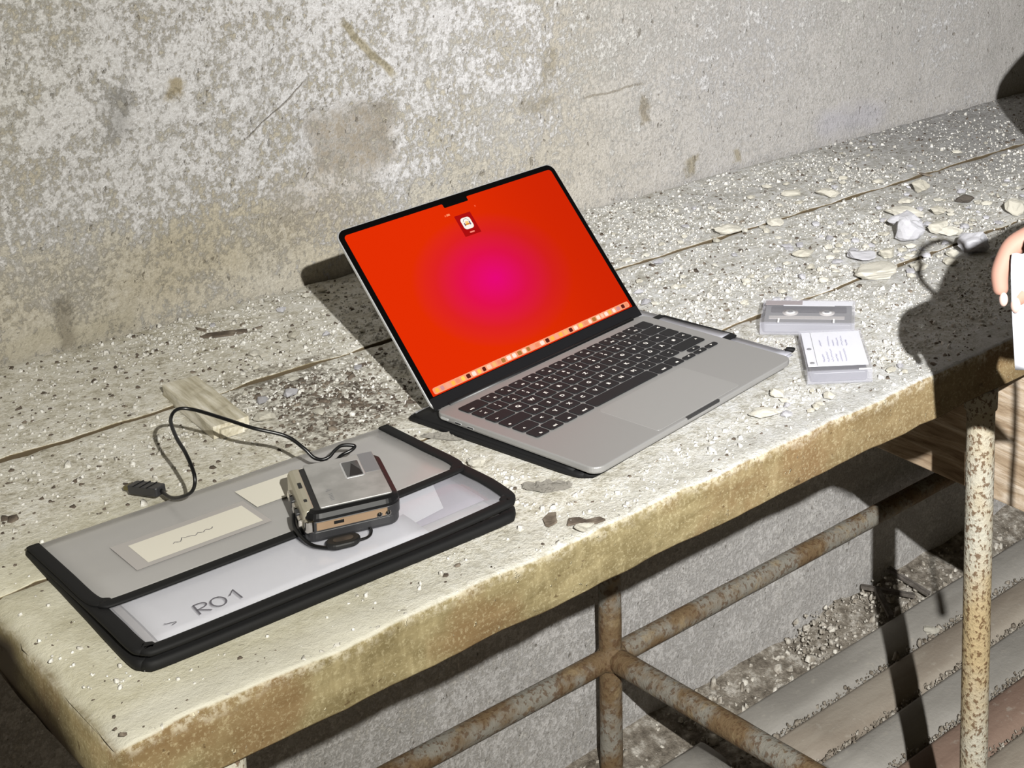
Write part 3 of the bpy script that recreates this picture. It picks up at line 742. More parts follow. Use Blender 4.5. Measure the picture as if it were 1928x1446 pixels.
slab('front_strip', -hx + 0.0085, hx - 0.012, -hy - 0.0006, -hy + 0.001, 0.0112, 0.0178, 0.0005, 'bronze', wk)
slab('switch', -hx + 0.022, -hx + 0.030, -hy - 0.0014, -hy, 0.0142, 0.0166, 0.0004, 'gloss_black', wk)
corner = slab('corner_cap', -hx - 0.0004, -hx + 0.008, -hy - 0.0005, -hy + 0.008, 0.0100, 0.0205, 0.0065, 'chrome', wk, 0.001)
pl = slab('lid_plate', -hx + 0.0130, hx - 0.0062, -hy + 0.0070, hy - 0.0012, 0.0258, 0.0272, 0.0015, 'plate', wk, 0.0004)
# tape window: pale frame round a smoked pane, a matt corner panel beside it
x0, x1, y0, y1 = 0.004, 0.0175, 0.004, 0.0325
slab('window_frame', x0 - 0.0016, x1 + 0.0016, y0 - 0.0016, y1 + 0.0016, 0.0270, 0.0275, 0.0022, 'alu_edge', wk, 0.0003)
slab('matt_panel', x1 + 0.002, hx - 0.0068, y0 + 0.002, hy - 0.0018, 0.0271, 0.02735, 0.001, 'tape_shell', wk)
slab('tape_window', x0, x1, y0, y1, 0.0274, 0.0277, 0.0012, 'window', wk)
poly_slab('window_dark_patch', [(x0 + 0.002, y0 + 0.0006), (x1 - 0.0006, y0 + 0.0006), (x1 - 0.001, y0 + 0.010), (x1 - 0.006, y1 - 0.004)], 0.0277, 0.02775, 'gloss_black', wk)  # dark gloss patch laid on the window pane
ribbons('lettering', [[(-0.0155, -0.0300 + 0.0026 * k), (-0.0125, -0.0292 + 0.0026 * k)] for k in range(5)] + [[(-0.0165, -0.013), (-0.012, -0.0115), (-0.0155, -0.010)]], 0.0010, 0.02735, 'tape_shell', wk)
for k, yy in enumerate((-0.028, -0.016, -0.004, 0.008, 0.020)):
    slab('button', -hx - 0.0035, -hx + 0.001, yy - 0.0044, yy + 0.0044, 0.0108, 0.0172, 0.0008, 'chrome' if k % 2 == 0 else 'satin_black', wk, 0.0006)
for xx in (0.0200, 0.0270):
    v, f = tube_geo([Vector((xx, -hy - 0.0008, 0.0128)), Vector((xx, -hy + 0.001, 0.0128))], 0.0024, 14)
    ring = mesh_obj('socket', v, f, 'chrome', wk, True)
    v, f = tube_geo([Vector((xx, -hy - 0.0011, 0.0128)), Vector((xx, -hy, 0.0128))], 0.0015, 12); mesh_obj('socket_hole', v, f, 'gloss_black', ring, True)
slab('slider', -hx + 0.0032, -hx + 0.0062, 0.004, 0.014, 0.0262, 0.0270, 0.0008, 'gloss_black', wk); slab('slider', -hx + 0.0032, -hx + 0.0058, -0.022, -0.017, 0.0262, 0.0268, 0.0008, 'gloss_black', wk)

def cable_thing(name, label, pts, r, per=10):
    t = thing(name, label, 'cable', (0, 0, 0)); tube('lead', spline(pts, per), r, 'cable', t, 10); return t
pz = 0.0115
cb = cable_thing('usb_cable', 'thin black lead arching off the cassette player to a plug on the bench', [
    (-0.1350, -0.0680, 0.0290), (-0.1290, -0.0480, 0.0245), (-0.1173, -0.0375, 0.0260), (-0.1070, -0.0385, 0.0285), (-0.1035, -0.0370, 0.0310), (-0.1125, -0.0325, 0.0330), (-0.1200, -0.0328, 0.0310), (-0.1260, -0.0340, 0.0275), (-0.1325, -0.0325, 0.0265), (-0.1390, -0.0298, 0.0300), (-0.1440, -0.0230, 0.0380), (-0.1530, -0.0080, 0.048), (-0.1750, 0.0080, 0.058), (-0.1885, 0.0330, 0.063), (-0.2050, 0.0590, 0.069),
    (-0.2170, 0.0640, 0.0715), (-0.2260, 0.0570, 0.067), (-0.2320, 0.0330, 0.061), (-0.2345, 0.0080, 0.054), (-0.2370, -0.0120, 0.042), (-0.2400, -0.0130, 0.030), (-0.2440, 0.0020, 0.020), (-0.2450, 0.0230, 0.0125), (-0.2440, 0.0420, pz)], 0.0016)
def oriented(name, a, b, w, h, r, mat, parent, bev=0.0008):
    a, b = Vector(a), Vector(b); d = b - a
    o = slab(name, 0, d.length, -w / 2, w / 2, -h / 2, h / 2, r, mat, parent, bev); o.location = a
    o.rotation_euler = (0, -math.atan2(d.z, math.hypot(d.x, d.y)), math.atan2(d.y, d.x)); return o
pa, pbv = Vector((-0.2440, 0.0420, pz)), Vector((-0.2560, 0.0740, 0.0075)); dd = (pbv - pa).normalized()
pg = oriented('plug', pa, pbv, 0.0115, 0.0080, 0.002, 'satin_black', cb)
for k in (0.010, 0.018, 0.026): slab('grip_ridge', k, k + 0.0012, -0.0062, 0.0062, 0.0036, 0.0046, 0.0004, 'cable', pg)
oriented('plug_tip', pbv, pbv + dd * 0.007, 0.0075, 0.0035, 0.0006, 'brass', cb, 0.0003)
# earphone lead with its flat winder under the near edge of the player
ew = cable_thing('earphone_lead', 'short black lead with a flat oval toggle at the near edge of the cassette player', [
    (-0.2000, -0.1120, 0.030), (-0.2050, -0.1230, 0.0255), (-0.2065, -0.1380, 0.0220), (-0.2045, -0.1530, 0.0195), (-0.1960, -0.1655, 0.0185)], 0.0016)
tw = slab('toggle', -0.0135, 0.0135, -0.0085, 0.0085, 0, 0.0052, 0.0085, 'rubber', ew, 0.0016, None, 6); tw.location = (-0.1850, -0.1660, 0.0178); tw.rotation_euler = (0, 0, math.radians(-18))
slab('toggle_recess', -0.008, 0.008, -0.0042, 0.0042, 0.0050, 0.0054, 0.004, 'cable', tw)
tube('lead', spline([(-0.1770, -0.1715, 0.0195), (-0.1660, -0.1725, 0.0195), (-0.1590, -0.1640, 0.0195), (-0.1600, -0.1540, 0.0200), (-0.1670, -0.1480, 0.0205)], 8), 0.0012, 'cable', ew, 8)

# ------------------------------------------------------------------ cassettes in clear cases
def cassette_case(name, label, loc, rotz, inlay):
    t = thing(name, label, 'cassette case', loc, rotz)
    a, b, h = 0.0540, 0.0350, 0.0160      # half length, half width, height
    w = 0.0011
    # clear shell: floor, lid and four walls as one hollow box
    bm = bmesh.new()
    def bx(x0, x1, y0, y1, z0, z1):
        vs = [bm.verts.new((x, y, z)) for x in (x0, x1) for y in (y0, y1) for z in (z0, z1)]
        for q in ((0, 1, 3, 2), (4, 6, 7, 5), (0, 4, 5, 1), (2, 3, 7, 6), (0, 2, 6, 4), (1, 5, 7, 3)): bm.faces.new([vs[i] for i in q])
    def shell(nm, boxes, mat):
        nonlocal bm
        bm = bmesh.new()
        for q in boxes: bx(*q)
        me = bpy.data.meshes.new(nm); bm.to_mesh(me); bm.free(); me.materials.append(M[mat]); return link(bpy.data.objects.new(nm, me), t)
    shell('case_lid', [(-a, a, -b, b, h - w, h)], 'clear')
    shell('case_base', [(-a, a, -b, b, 0, w)], 'clear')
    shell('case_wall', [(-a, a, -b, -b + w, w, h - w), (-a, a, b - w, b, w, h - w), (-a, -a + w, -b + w, b - w, w, h - w), (a - w, a, -b + w, b - w, w, h - w)], 'clear_edge')
    # the tape itself
    ta, tb, th = 0.0502, 0.0300, 0.0095
    tp = slab('tape_shell', -ta, ta, -tb, tb, 0.0018, 0.0018 + th, 0.003, 'tape_shell' if not inlay else 'tape_dark', t, 0.0006)
    z = 0.0018 + th
    if not inlay:
        slab('tape_label', -ta + 0.006, ta - 0.006, 0.004, 0.024, z, z + 0.0002, 0.003, 'tape_dark', t)
        slab('tape_label', -ta + 0.005, ta - 0.008, -0.0145, -0.0060, z, z + 0.0004, 0.001, 'paper_grey', t)
        for sx in (-0.0213, 0.0213):
            hb = tube('hub', [(sx, 0.0045, z - 0.001), (sx, 0.0045, z + 0.0008)], 0.0092, 'paper_grey', t, 20)
            tube('hub_ring', [(sx, 0.0045, z + 0.0006), (sx, 0.0045, z + 0.0013)], 0.0058, 'hub', hb, 16)
            tube('hub_hole', [(sx, 0.0045, z + 0.0012), (sx, 0.0045, z + 0.0015)], 0.0032, 'tape_shell', hb, 12)
        slab('spine_card', -a + 0.003, -0.008, b - 0.0145, b - 0.002, h - w - 0.0006, h - w - 0.0002, 0.0005, 'inlay_brown', t)
        slab('spine_card', -0.008, a - 0.003, b - 0.0145, b - 0.002, h - w - 0.0006, h - w - 0.0002, 0.0005, 'paper', t)
        slab('spine_card', -0.030, 0.030, b - 0.017, b - 0.0145, h - w - 0.0006, h - w - 0.0002, 0.0005, 'paper', t)
        for sx in (-0.033, 0.030):
            slab('catch', sx - 0.001, sx + 0.001, -b - 0.0002, -b + 0.010, h - 0.0005, h + 0.0004, 0.0004, 'hub', t)
    else:
        cd = slab('inlay_card', -a + 0.0150, a - 0.002, -b + 0.0025, b - 0.0025, h - w - 0.0012, h - w - 0.0005, 0.0004, 'paper', t)
        zz = h + 0.0002 - w
        ln = []
        wr = random.Random(5)
        for c in range(7):
            yy = b - 0.0210 - c * 0.0048
            for x0, x1 in ((-0.030, 0.004), (0.012, 0.040)):
                if wr.random() < 0.75:
                    ln.append([(x0 + (x1 - x0) * k / 40 * (0.6 + 0.4 * (c % 3) / 2), yy + 0.0011 * wr.uniform(-1, 1)) for k in range(41)])
        ribbons('handwriting', ln, 0.0006, h - w - 0.0003, 'ink_blue', t)
        ribbons('rule', [[(-a + 0.016, b - 0.0125), (a - 0.003, b - 0.0125)]], 0.0005, h - w - 0.0003, 'ink', t)
        for xx in (0.006, -0.031):
            o = tube('stamp', [(xx, b - 0.0075, h - w - 0.0005), (xx, b - 0.0075, h - w - 0.0003)], 0.0027, 'tape_shell', t, 14)
        slab('catch', -a - 0.0002, -a + 0.001, -b + 0.001, -0.02, h - 0.0008, h + 0.0003, 0.0003, 'hub', t)
    return t
cassette_case('cassette_case', 'clear cassette case showing two tape reels, behind the one with handwriting', (0.4427, -0.0755, 0.0016), math.radians(-47.0), False)
cassette_case('cassette_case', 'clear cassette case with a white handwritten inlay card, near the bench edge', (0.3846, -0.1748, 0.0016), math.radians(-39.5 + 90), True)

# ------------------------------------------------------------------ loose things on the bench
st = thing('wooden_batten', 'short weathered wooden batten lying across the bench behind the cable loop', 'batten', (-0.1400, 0.1880, 0.0016), math.radians(-3))
def rough_bar(name, lx, ly, lz, mat, parent, seed):
    n = 16; loops = []
    for i in range(n + 1):
        y = -ly / 2 + ly * i / n; lp = []
        for x, z in ((-1, 0), (-1, 0.5), (-1, 1), (-0.4, 1), (0.3, 1), (1, 1), (1, 0.5), (1, 0), (0, 0)):
            lp.append((x * lx / 2 + 0.0012 * fnoise(y * 30, x * 3, seed + z, 3), y + (0.004 * fnoise(x * 4, z * 5, seed, 2) if i in (0, n) else 0), max(0, z * lz + (0.001 * fnoise(y * 40, x * 2, seed, 3) if z > 0 else 0))))
        loops.append(lp)
    v, f = loft(loops); return mesh_obj(name, v, f, mat, parent)
rough_bar('wood', 0.034, 0.128, 0.013, 'stick', st, 3.0)
rough_bar('broken_end', 0.022, 0.005, 0.009, 'stick', st, 5.0).location = (0.0, -0.066, 0)

def rock_mesh(name, seed, sub=2, rough=0.9, flat=0.8, cuts=9):
    r = random.Random(seed); bm = bmesh.new(); bmesh.ops.create_icosphere(bm, subdivisions=sub, radius=1.0)
    planes = [(Vector((r.gauss(0, 1), r.gauss(0, 1), r.gauss(0, 0.9))).normalized(), r.uniform(0.52, 0.86)) for _ in range(cuts)]
    for v in bm.verts:
        for nrm, dd in planes:
            e = v.co.dot(nrm) - dd
            if e > 0: v.co -= nrm * e
        v.co *= 1 + rough * 0.25 * fnoise(v.co.x * 1.7, v.co.y * 1.7, v.co.z * 1.7 + seed * 3.1, 3)
        v.co.z *= flat
    zmin = min(v.co.z for v in bm.verts); xm = max(abs(v.co.x) for v in bm.verts); ym = max(abs(v.co.y) for v in bm.verts)
    for v in bm.verts: v.co.z -= zmin; v.co.x /= xm; v.co.y /= ym
    zmax = max(v.co.z for v in bm.verts)
    for v in bm.verts: v.co.z /= zmax
    me = bpy.data.meshes.new(name); bm.to_mesh(me); bm.free(); return me
def stone(name, label, x, y, rx, ry, h, rot, mat, seed, group=None, z=0.0, cat='stone', sub=3):
    me = rock_mesh(name, seed, 4 if mat == 'scab' else sub)
    if mat == 'scab':
        for v in me.vertices:
            k = 0.35 + 1.3 * abs(fnoise(v.co.x * 4.5, v.co.y * 2.6, seed, 3)); v.co.z *= k; v.co.x *= 0.85 + 0.5 * abs(fnoise(v.co.x * 2, v.co.y * 2, seed + 4, 3))
    me.materials.append(M[mat])
    o = bpy.data.objects.new(name, me); link(o); o.location = (x, y, z); o.scale = (rx, ry, h); o.rotation_euler = (0, 0, rot)
    return tag(o, label, cat, group)
VIEW = math.radians(41)   # direction in plan that runs across the picture is VIEW - 90 deg
def across(a): return VIEW - math.pi / 2 + a
# (label, x, y, half width, half depth, height, turn, material)
BIG = [
    ('plaster_lump', 'lavender grey plaster lump standing foremost in the rubble pile', 0.742, 0.036, 0.021, 0.013, 0.024, 0.1, 'stone'),
    ('plaster_lump', 'bluish grey slab leaning behind the lavender lump in the rubble pile', 0.772, 0.068, 0.023, 0.014, 0.020, 0.3, 'stone'),
    ('plaster_lump', 'long cream plaster chunk at the back of the rubble pile', 0.815, 0.108, 0.026, 0.012, 0.011, -0.1, 'stone_warm'),
    ('plaster_lump', 'cream chunk with a broken edge beside the bluish slab', 0.793, 0.028, 0.016, 0.011, 0.013, 0.4, 'stone_warm'),
    ('plaster_lump', 'flat cream chunk at the side of the rubble pile toward the hand', 0.800, 0.010, 0.019, 0.010, 0.010, 0.0, 'stone_warm'),
    ('plaster_lump', 'small cream chunk behind the cream chunks, beside the rubble pile', 0.858, 0.082, 0.013, 0.009, 0.009, 0.3, 'stone_warm'),
    ('plaster_lump', 'squarish cream lump standing alone behind the rubble pile', 0.917, 0.168, 0.014, 0.009, 0.014, 0.2, 'stone_warm'),
    ('plaster_lump', 'low pale flake between the lone square lump and the rubble pile', 0.862, 0.148, 0.013, 0.009, 0.006, 0.5, 'stone_warm'),
    ('stone', 'dark grey pebble in front of the lone square plaster lump', 0.928, 0.090, 0.013, 0.008, 0.009, 0.0, 'stone_dark'),
    ('plaster_lump', 'wide crumbling plaster lump in front of the rubble pile, beside the cassettes', 0.612, -0.030, 0.028, 0.017, 0.013, 0.2, 'stone_warm'),
    ('plaster_lump', 'pale plaster block beside the cable loop shadow', 0.770, -0.052, 0.023, 0.014, 0.020, 0.35, 'stone'),
    ('plaster_lump', 'small white chunk at the foot of the block by the loop shadow', 0.736, -0.046, 0.009, 0.006, 0.008, 0.1, 'stone_warm'),
    ('plaster_lump', 'flat cream slab lying over the plank seam behind the laptop', 0.583, 0.224, 0.019, 0.011, 0.010, 0.1, 'stone_warm'),
    ('plaster_lump', 'small cream lump further along the seam past the cream slab', 0.660, 0.206, 0.013, 0.008, 0.008, 0.0, 'stone_warm'),
    ('plaster_lump', 'low cream lump on the rear plank near the wall', 0.765, 0.285, 0.015, 0.009, 0.007, 0.2, 'stone_warm'),
    ('plaster_lump', 'pale lump on the rear plank, beside the low cream one', 0.800, 0.245, 0.016, 0.009, 0.009, -0.2, 'stone_warm'),
    ('plaster_lump', 'white lump cut by the edge of the picture, above the hand', 0.935, 0.004, 0.014, 0.011, 0.016, 0.0, 'stone_warm'),
    ('plaster_lump', 'pale oblong lump on the middle plank in front of the seam slab', 0.600, 0.090, 0.016, 0.010, 0.008, 0.3, 'stone_warm'),
    ('plaster_lump', 'grey flattish lump near the centre seam, before the rubble pile', 0.640, 0.030, 0.020, 0.011, 0.010, 0.1, 'stone'),
    ('plaster_lump', 'white squarish lump just behind the wide crumbling lump', 0.672, 0.010, 0.011, 0.008, 0.010, 0.5, 'stone_warm'),
    ('plaster_lump', 'flat pale lump on the front plank, near the loop shadow', 0.668, -0.048, 0.012, 0.008, 0.007, 0.0, 'stone_warm'),
    ('plaster_lump', 'white bean-shaped lump inside the cable loop shadow', 0.712, -0.062, 0.012, 0.006, 0.007, -0.5, 'stone_warm'),
    ('plaster_lump', 'round white crumb on the bench between folder and laptop', -0.016, -0.100, 0.008, 0.006, 0.007, 0.0, 'stone_warm'),
    ('plaster_lump', 'cream flat lump on the bench in front of the laptop', 0.245, -0.214, 0.016, 0.010, 0.006, 0.2, 'stone_warm'),
    ('plaster_lump', 'small white lump beside the laptop front edge, toward the cassettes', 0.285, -0.190, 0.008, 0.006, 0.007, 0.0, 'stone_warm'),
    ('plaster_lump', 'cream lump beside the broken end of the wooden batten', -0.108, 0.130, 0.010, 0.007, 0.007, 0.0, 'stone_warm'),
    ('stone', 'flat grey gravelly scab on the bench in front of the laptop corner', 0.004, -0.181, 0.022, 0.010, 0.006, 0.1, 'scab'),
    ('stone', 'flat dark scab between the folder and the laptop corner', -0.003, -0.027, 0.022, 0.008, 0.005, 0.0, 'scab'),
    ('plaster_lump', 'white crumb hanging on the bench front edge near the dark paint chips', -0.017, -0.2655, 0.008, 0.004, 0.006, 0.2, 'stone_warm'),
]
for k, (nm, lb, x, y, a, b, h, rt, mt) in enumerate(BIG): stone(nm, lb, x, y, a * 1.12, b * 1.12, h * 1.4 if mt != 'scab' else h, across(rt), mt, 100 + k, z=top_z(y), cat='rubble' if nm == 'plaster_lump' else 'stone')
def chip(label, pts, mat, name='paint_chip'):
    o = poly_slab(name, pts, 0.0008, 0.0026, mat); o.location.z = top_z(pts[0][1]); return tag(o, label, 'chip')
def chip_px(cx, cy, pts, s, rot):
    c, sn = math.cos(rot), math.sin(rot); return [(cx + (x * c - y * sn) * s, cy + (x * sn + y * c) * s) for x, y in pts]
chip('dark brown upright paint chip beside the front corner of the folder', chip_px(-0.027, -0.231, [(-0.5, 1.2), (0.2, 1.3), (0.4, 0.4), (0.7, -0.4), (0.1, -1.3), (-0.3, -1.1), (-0.8, 0.0)], 0.009, across(0.0)), 'flake')
chip('dark paint chip with a ragged edge lying at the bench front edge', chip_px(-0.008, -0.2555, [(-1.4, 0.5), (-0.6, 0.6), (0.0, 0.2), (1.0, 0.6), (1.5, 0.2), (0.8, -0.3), (-0.4, -0.2), (-1.4, -0.5)], 0.011, across(0.1)), 'flake')
chip('long dark bark-like flake on the rear plank near the wall', chip_px(-0.040, 0.360, [(-1.6, -0.6), (-1.3, 0.1), (-0.2, 0.5), (1.3, 0.9), (1.5, 0.4), (0.5, -0.2), (-0.6, -0.5)], 0.015, across(0.1)), 'flake')
chip('small dark flake at the tip of the long bark-like flake', chip_px(-0.006, 0.352, [(-0.6, -0.5), (0.3, 0.6), (0.6, 0.3), (-0.3, -0.6)], 0.008, across(0.1)), 'flake')
chip('thin dark splinter on the rear plank, left of the long flake', chip_px(-0.052, 0.392, [(-0.9, 0.4), (-0.2, 0.2), (0.9, -0.3), (0.8, -0.6), (-0.4, -0.1)], 0.009, across(0)), 'flake')
chip('dark splinter across the rear seam near the square plaster lump', chip_px(0.985, 0.217, [(-1.0, 0.4), (0.2, 0.1), (1.0, -0.4), (0.5, -0.5), (-0.6, 0.0)], 0.013, across(-0.2)), 'flake')

# medium crumbs: single things, one shared label
kinds = []
for k in range(6):
    me = rock_mesh('plaster_crumb', 300 + k, 1, 0.5); me.materials.append(M['stone_warm' if k % 3 else 'stone']); kinds.append(me)
NOGO = [(-0.365, -0.03, -0.215, 0.04)]
def blocked(x, y):
    if any(a < x < b and c < y < d for a, b, c, d in NOGO): return True
    cu, su = math.cos(LAP_ROT), math.sin(LAP_ROT); lu, lv = x * cu + y * su, -x * su + y * cu
    if -0.014 < lu < 0.346 and -0.224 < lv < 0.046: return True
    for cx, cy, ro in ((0.4427, -0.0755, -47.0), (0.3846, -0.1748, 50.5)):
        c, s_ = math.cos(math.radians(-ro)), math.sin(math.radians(-ro)); u, w = (x - cx) * c - (y - cy) * s_, (x - cx) * s_ + (y - cy) * c
        if abs(u) < 0.060 and abs(w) < 0.041: return True
    if abs(x + 0.14) < 0.024 and abs(y - 0.188) < 0.075: return True
    return any((x - b[2]) ** 2 + (y - b[3]) ** 2 < (max(b[4], b[5]) + 0.004) ** 2 for b in BIG)
pr = random.Random(21); n = 0
while n < 230:
    u = pr.random()
    if u < 0.45: x, y = pr.gauss(0.72, 0.13), pr.gauss(0.05, 0.075)
    elif u < 0.72: x, y = pr.uniform(0.35, 1.2), pr.uniform(-0.02, 0.40)
    elif u < 0.86: x, y = pr.uniform(-0.1, 0.4), pr.uniform(0.08, 0.42)
    else: x, y = pr.uniform(0.22, 0.45), pr.uniform(-0.25, -0.12)
    if not (-0.39 < x < 1.3 and -0.255 < y < 0.425) or blocked(x, y) or abs(y - 0.222) < 0.006 or abs(y + 0.017) < 0.006: continue
    o = bpy.data.objects.new('plaster_crumb', pr.choice(kinds)); link(o); s_ = pr.uniform(0.0032, 0.0065)
    o.scale = (s_ * pr.uniform(0.9, 1.6), s_ * pr.uniform(0.7, 1.1), s_ * pr.uniform(0.8, 1.3)); o.rotation_euler = (0, 0, pr.uniform(0, 6.28)); o.location = (x, y, top_z(y))
    tag(o, 'small pale plaster crumb among the loose rubble strewn along the bench top', 'rubble', 'pale plaster crumbs strewn on the bench'); n += 1

def scatter(name, pts, sizes, mat, z0, flat=0.55, seed=1):
    """thousands of little broken bits as one mesh: five-sided chips with a random top"""
    g = np.random.default_rng(seed); n = len(pts); V = np.zeros((n, 10, 3)); ns = 5
    ang = np.sort(g.random((n, ns)) * 2 * np.pi, axis=1) * 0.35 + np.linspace(0, 2 * np.pi, ns, endpoint=False)[None] * 0.65 * 1.0
    ang = np.linspace(0, 2 * np.pi, ns, endpoint=False)[None] + g.uniform(-0.45, 0.45, (n, ns)) + g.uniform(0, 6.28, (n, 1))
    rad = sizes[:, None] * g.uniform(0.65, 1.2, (n, ns)); st_ = g.uniform(0.55, 1.0, (n, 1)); ro = g.uniform(0, 6.28, (n, 1))
    x = rad * np.cos(ang); y = rad * np.sin(ang) * st_
    xr = x * np.cos(ro) - y * np.sin(ro); yr = x * np.sin(ro) + y * np.cos(ro)
    h = sizes[:, None] * flat * g.uniform(0.5, 1.5, (n, 1)); tx, ty = g.uniform(-0.5, 0.5, (n, 1)), g.uniform(-0.5, 0.5, (n, 1))
    V[:, :5, 0] = xr; V[:, :5, 1] = yr; V[:, :5, 2] = 0
    V[:, 5:, 0] = xr * 0.72; V[:, 5:, 1] = yr * 0.72; V[:, 5:, 2] = np.maximum(h * (1 + 0.0) + tx * xr + ty * yr, 0.15 * h)
    V += np.asarray(pts)[:, None, :]; V[:, :, 2] += z0
    tri = []
    for k in range(5): tri += [(k, (k + 1) % 5, 5 + (k + 1) % 5, 5 + k)]
    me = bpy.data.meshes.new(name); F = []
    Vf = V.reshape(-1, 3)
    quads = np.array(tri)[None] + (np.arange(n) * 10)[:, None, None]
    tops = np.arange(5, 10)[None] + (np.arange(n) * 10)[:, None]
    loops = np.concatenate([np.concatenate([quads[:, k] for k in range(5)], axis=0).ravel(), tops.ravel()])
    nq = n * 5; starts = np.concatenate([np.arange(nq) * 4, nq * 4 + np.arange(n) * 5]); tot = np.concatenate([np.full(nq, 4), np.full(n, 5)])
    me.vertices.add(len(Vf)); me.vertices.foreach_set('co', Vf.ravel()); me.loops.add(len(loops)); me.loops.foreach_set('vertex_index', loops.astype(np.int32))
    me.polygons.add(nq + n); me.polygons.foreach_set('loop_start', starts.astype(np.int32)); me.polygons.foreach_set('loop_total', tot.astype(np.int32)); me.update(calc_edges=True); me.validate()
    me.materials.append(M[mat]); return link(bpy.data.objects.new(name, me))
def pick(n, dens, box, seed, ban=True):
    g = random.Random(seed); out = []
    while len(out) < n:
        x, y = g.uniform(box[0], box[1]), g.uniform(box[2], box[3])
        if g.random() > dens(x, y): continue
        if ban and (blocked(x, y) or ((abs(y - 0.220) < 0.0070 or abs(y + 0.015) < 0.0060) and g.random() < 0.96)): continue
        out.append((x, y, top_z(y)))
    return out
def dens_bench(x, y):
    d = 0.35 + 0.65 * max(0, min(1, 0.5 + 1.3 * fnoise(x * 6, y * 9, 2.0, 3)))
    if y > 0.0: d *= 1.0
    if x < -0.05 and y < 0.12: d *= 0.10 + 0.25 * max(0, (x + 0.25) / 0.2)
    if x < -0.12 and y >= 0.12: d *= 0.45
    if y < -0.22: d *= 0.35
    d *= 1 - 0.7 * math.exp(-(((x + 0.040) / 0.062) ** 2 + ((y - 0.115) / 0.085) ** 2))
    if x > 0.95: d *= 0.45
    if y > 0.3 and x > 0.6: d *= 0.6
    return d
g = np.random.default_rng(11)
N1 = 24000
p = pick(N1, dens_bench, (-0.40, 1.7, -0.262, 0.437), 31)
sz = np.clip(g.lognormal(math.log(0.00125), 0.45, N1), 0.0006, 0.0042)
o = scatter('plaster_debris', p, sz, 'crumb', 0.0, 0.75, 5); tag(o, 'fine pale plaster debris strewn over the whole bench top', 'debris', kind='stuff')
def dens_dark(x, y):
    a = math.exp(-(((x + 0.040) / 0.062) ** 2 + ((y - 0.115) / 0.085) ** 2)); return max(0.9 * a, 0.05 if y > 0.05 or x > 0.3 else 0.025)
N2 = 4600
p = pick(N2, dens_dark, (-0.40, 1.6, -0.262, 0.437), 32)
sz = np.clip(g.lognormal(math.log(0.0016), 0.45, N2), 0.0008, 0.0055)
o = scatter('dark_debris', p, sz, 'flake', 0.0002, 0.32, 6); tag(o, 'dark ash-like flakes heaped behind the folder and thinly strewn over the bench', 'debris', kind='stuff')
# crumbs caught on the arris and stuck to the front face of the bench
p = [(random.uniform(-0.38, 0.9), -0.262 - 0.004 * random.random(), -0.003) for _ in range(500)]
o = scatter('edge_debris', p, np.clip(g.lognormal(math.log(0.0014), 0.4, 500), 0.0006, 0.0035), 'crumb', 0.0, 0.9, 8); tag(o, 'white crumbs clinging along the front edge of the bench', 'debris', kind='stuff')

# rubble on the floor: along the foot of the wall and in the gaps between the slats
def wall_heap():
    out = []; sz = []
    g2 = random.Random(41)
    while len(out) < 8000:
        x = g2.uniform(-0.7, 2.2); v = g2.random() ** 1.3; y = WALL_Y - 0.012 - v * 0.078
        hp = (0.030 + 0.022 * max(0, fnoise(x * 5, 1, 1, 2)) + (0.03 if 0.9 < x < 1.2 else 0)) * (1 - v * 0.8)
        out.append((x, y, g2.random() * hp)); sz.append(min(0.013, 0.0016 * math.exp(g2.gauss(0.35, 0.6))))
    return out, np.array(sz)
p, sz = wall_heap()
o = scatter('floor_rubble', p, sz, 'crumb_floor', FLOOR, 0.8, 9); tag(o, 'grey rubble swept along the foot of the wall under the bench', 'rubble', kind='stuff')
v = []
nx, ny = 120, 7
for j in range(ny):
    for i in range(nx):
        x = -0.75 + 3.1 * i / (nx - 1); s_ = j / (ny - 1); y = WALL_Y + 0.004 - s_ * 0.095
        v.append((x, y, FLOOR + 0.001 + (0.034 + 0.02 * fnoise(x * 6, 2, 1, 3)) * (1 - s_) ** 0.8 + 0.004 * fnoise(x * 30, y * 30, 4, 2) * (1 - s_)))
o = mesh_obj('rubble_bed', v, grid_faces(nx, ny), 'ground', smooth=True); tag(o, 'dusty bank of rubble fines where the wall meets the floor', 'rubble', kind='stuff')
p = []; sz = []
for k in range(1, 7):
    for q in range(1300):
        x = random.uniform(0.6, 2.2); y = 0.357 - 0.0885 * k + 0.0035 + random.gauss(0, 0.0042); p.append((x, y, 0.019 + 0.011 * random.random())); sz.append(min(0.008, 0.0018 * math.exp(random.gauss(0, 0.5))))
o = scatter('gap_rubble', p, np.array(sz), 'crumb_floor', FLOOR, 0.8, 10); tag(o, 'crumbs caught in the gaps between the floor slats', 'rubble', kind='stuff')
stone('plaster_lump', 'white plaster lump lying on the floor slats under the bench', 1.108, 0.282, 0.016, 0.010, 0.014, across(0.2), 'stone_warm', 501, z=FLOOR + 0.024, cat='rubble')
fr = random.Random(77)
for k, (x, y, rt, l) in enumerate(((1.13, 0.405, 0.9, 0.05), (1.18, 0.400, 0.2, 0.045), (1.10, 0.388, -0.4, 0.035))):
    o = rough_bar('wood_splinter', 0.010, l * 2, 0.006, 'stone_dark', None, k * 2.0); o.location = (x, y, FLOOR + 0.040); o.rotation_euler = (0.25, 0.1, rt)
    tag(o, 'dark wood splinter sticking out of the rubble at the foot of the wall', 'splinter', 'dark splinters in the floor rubble')

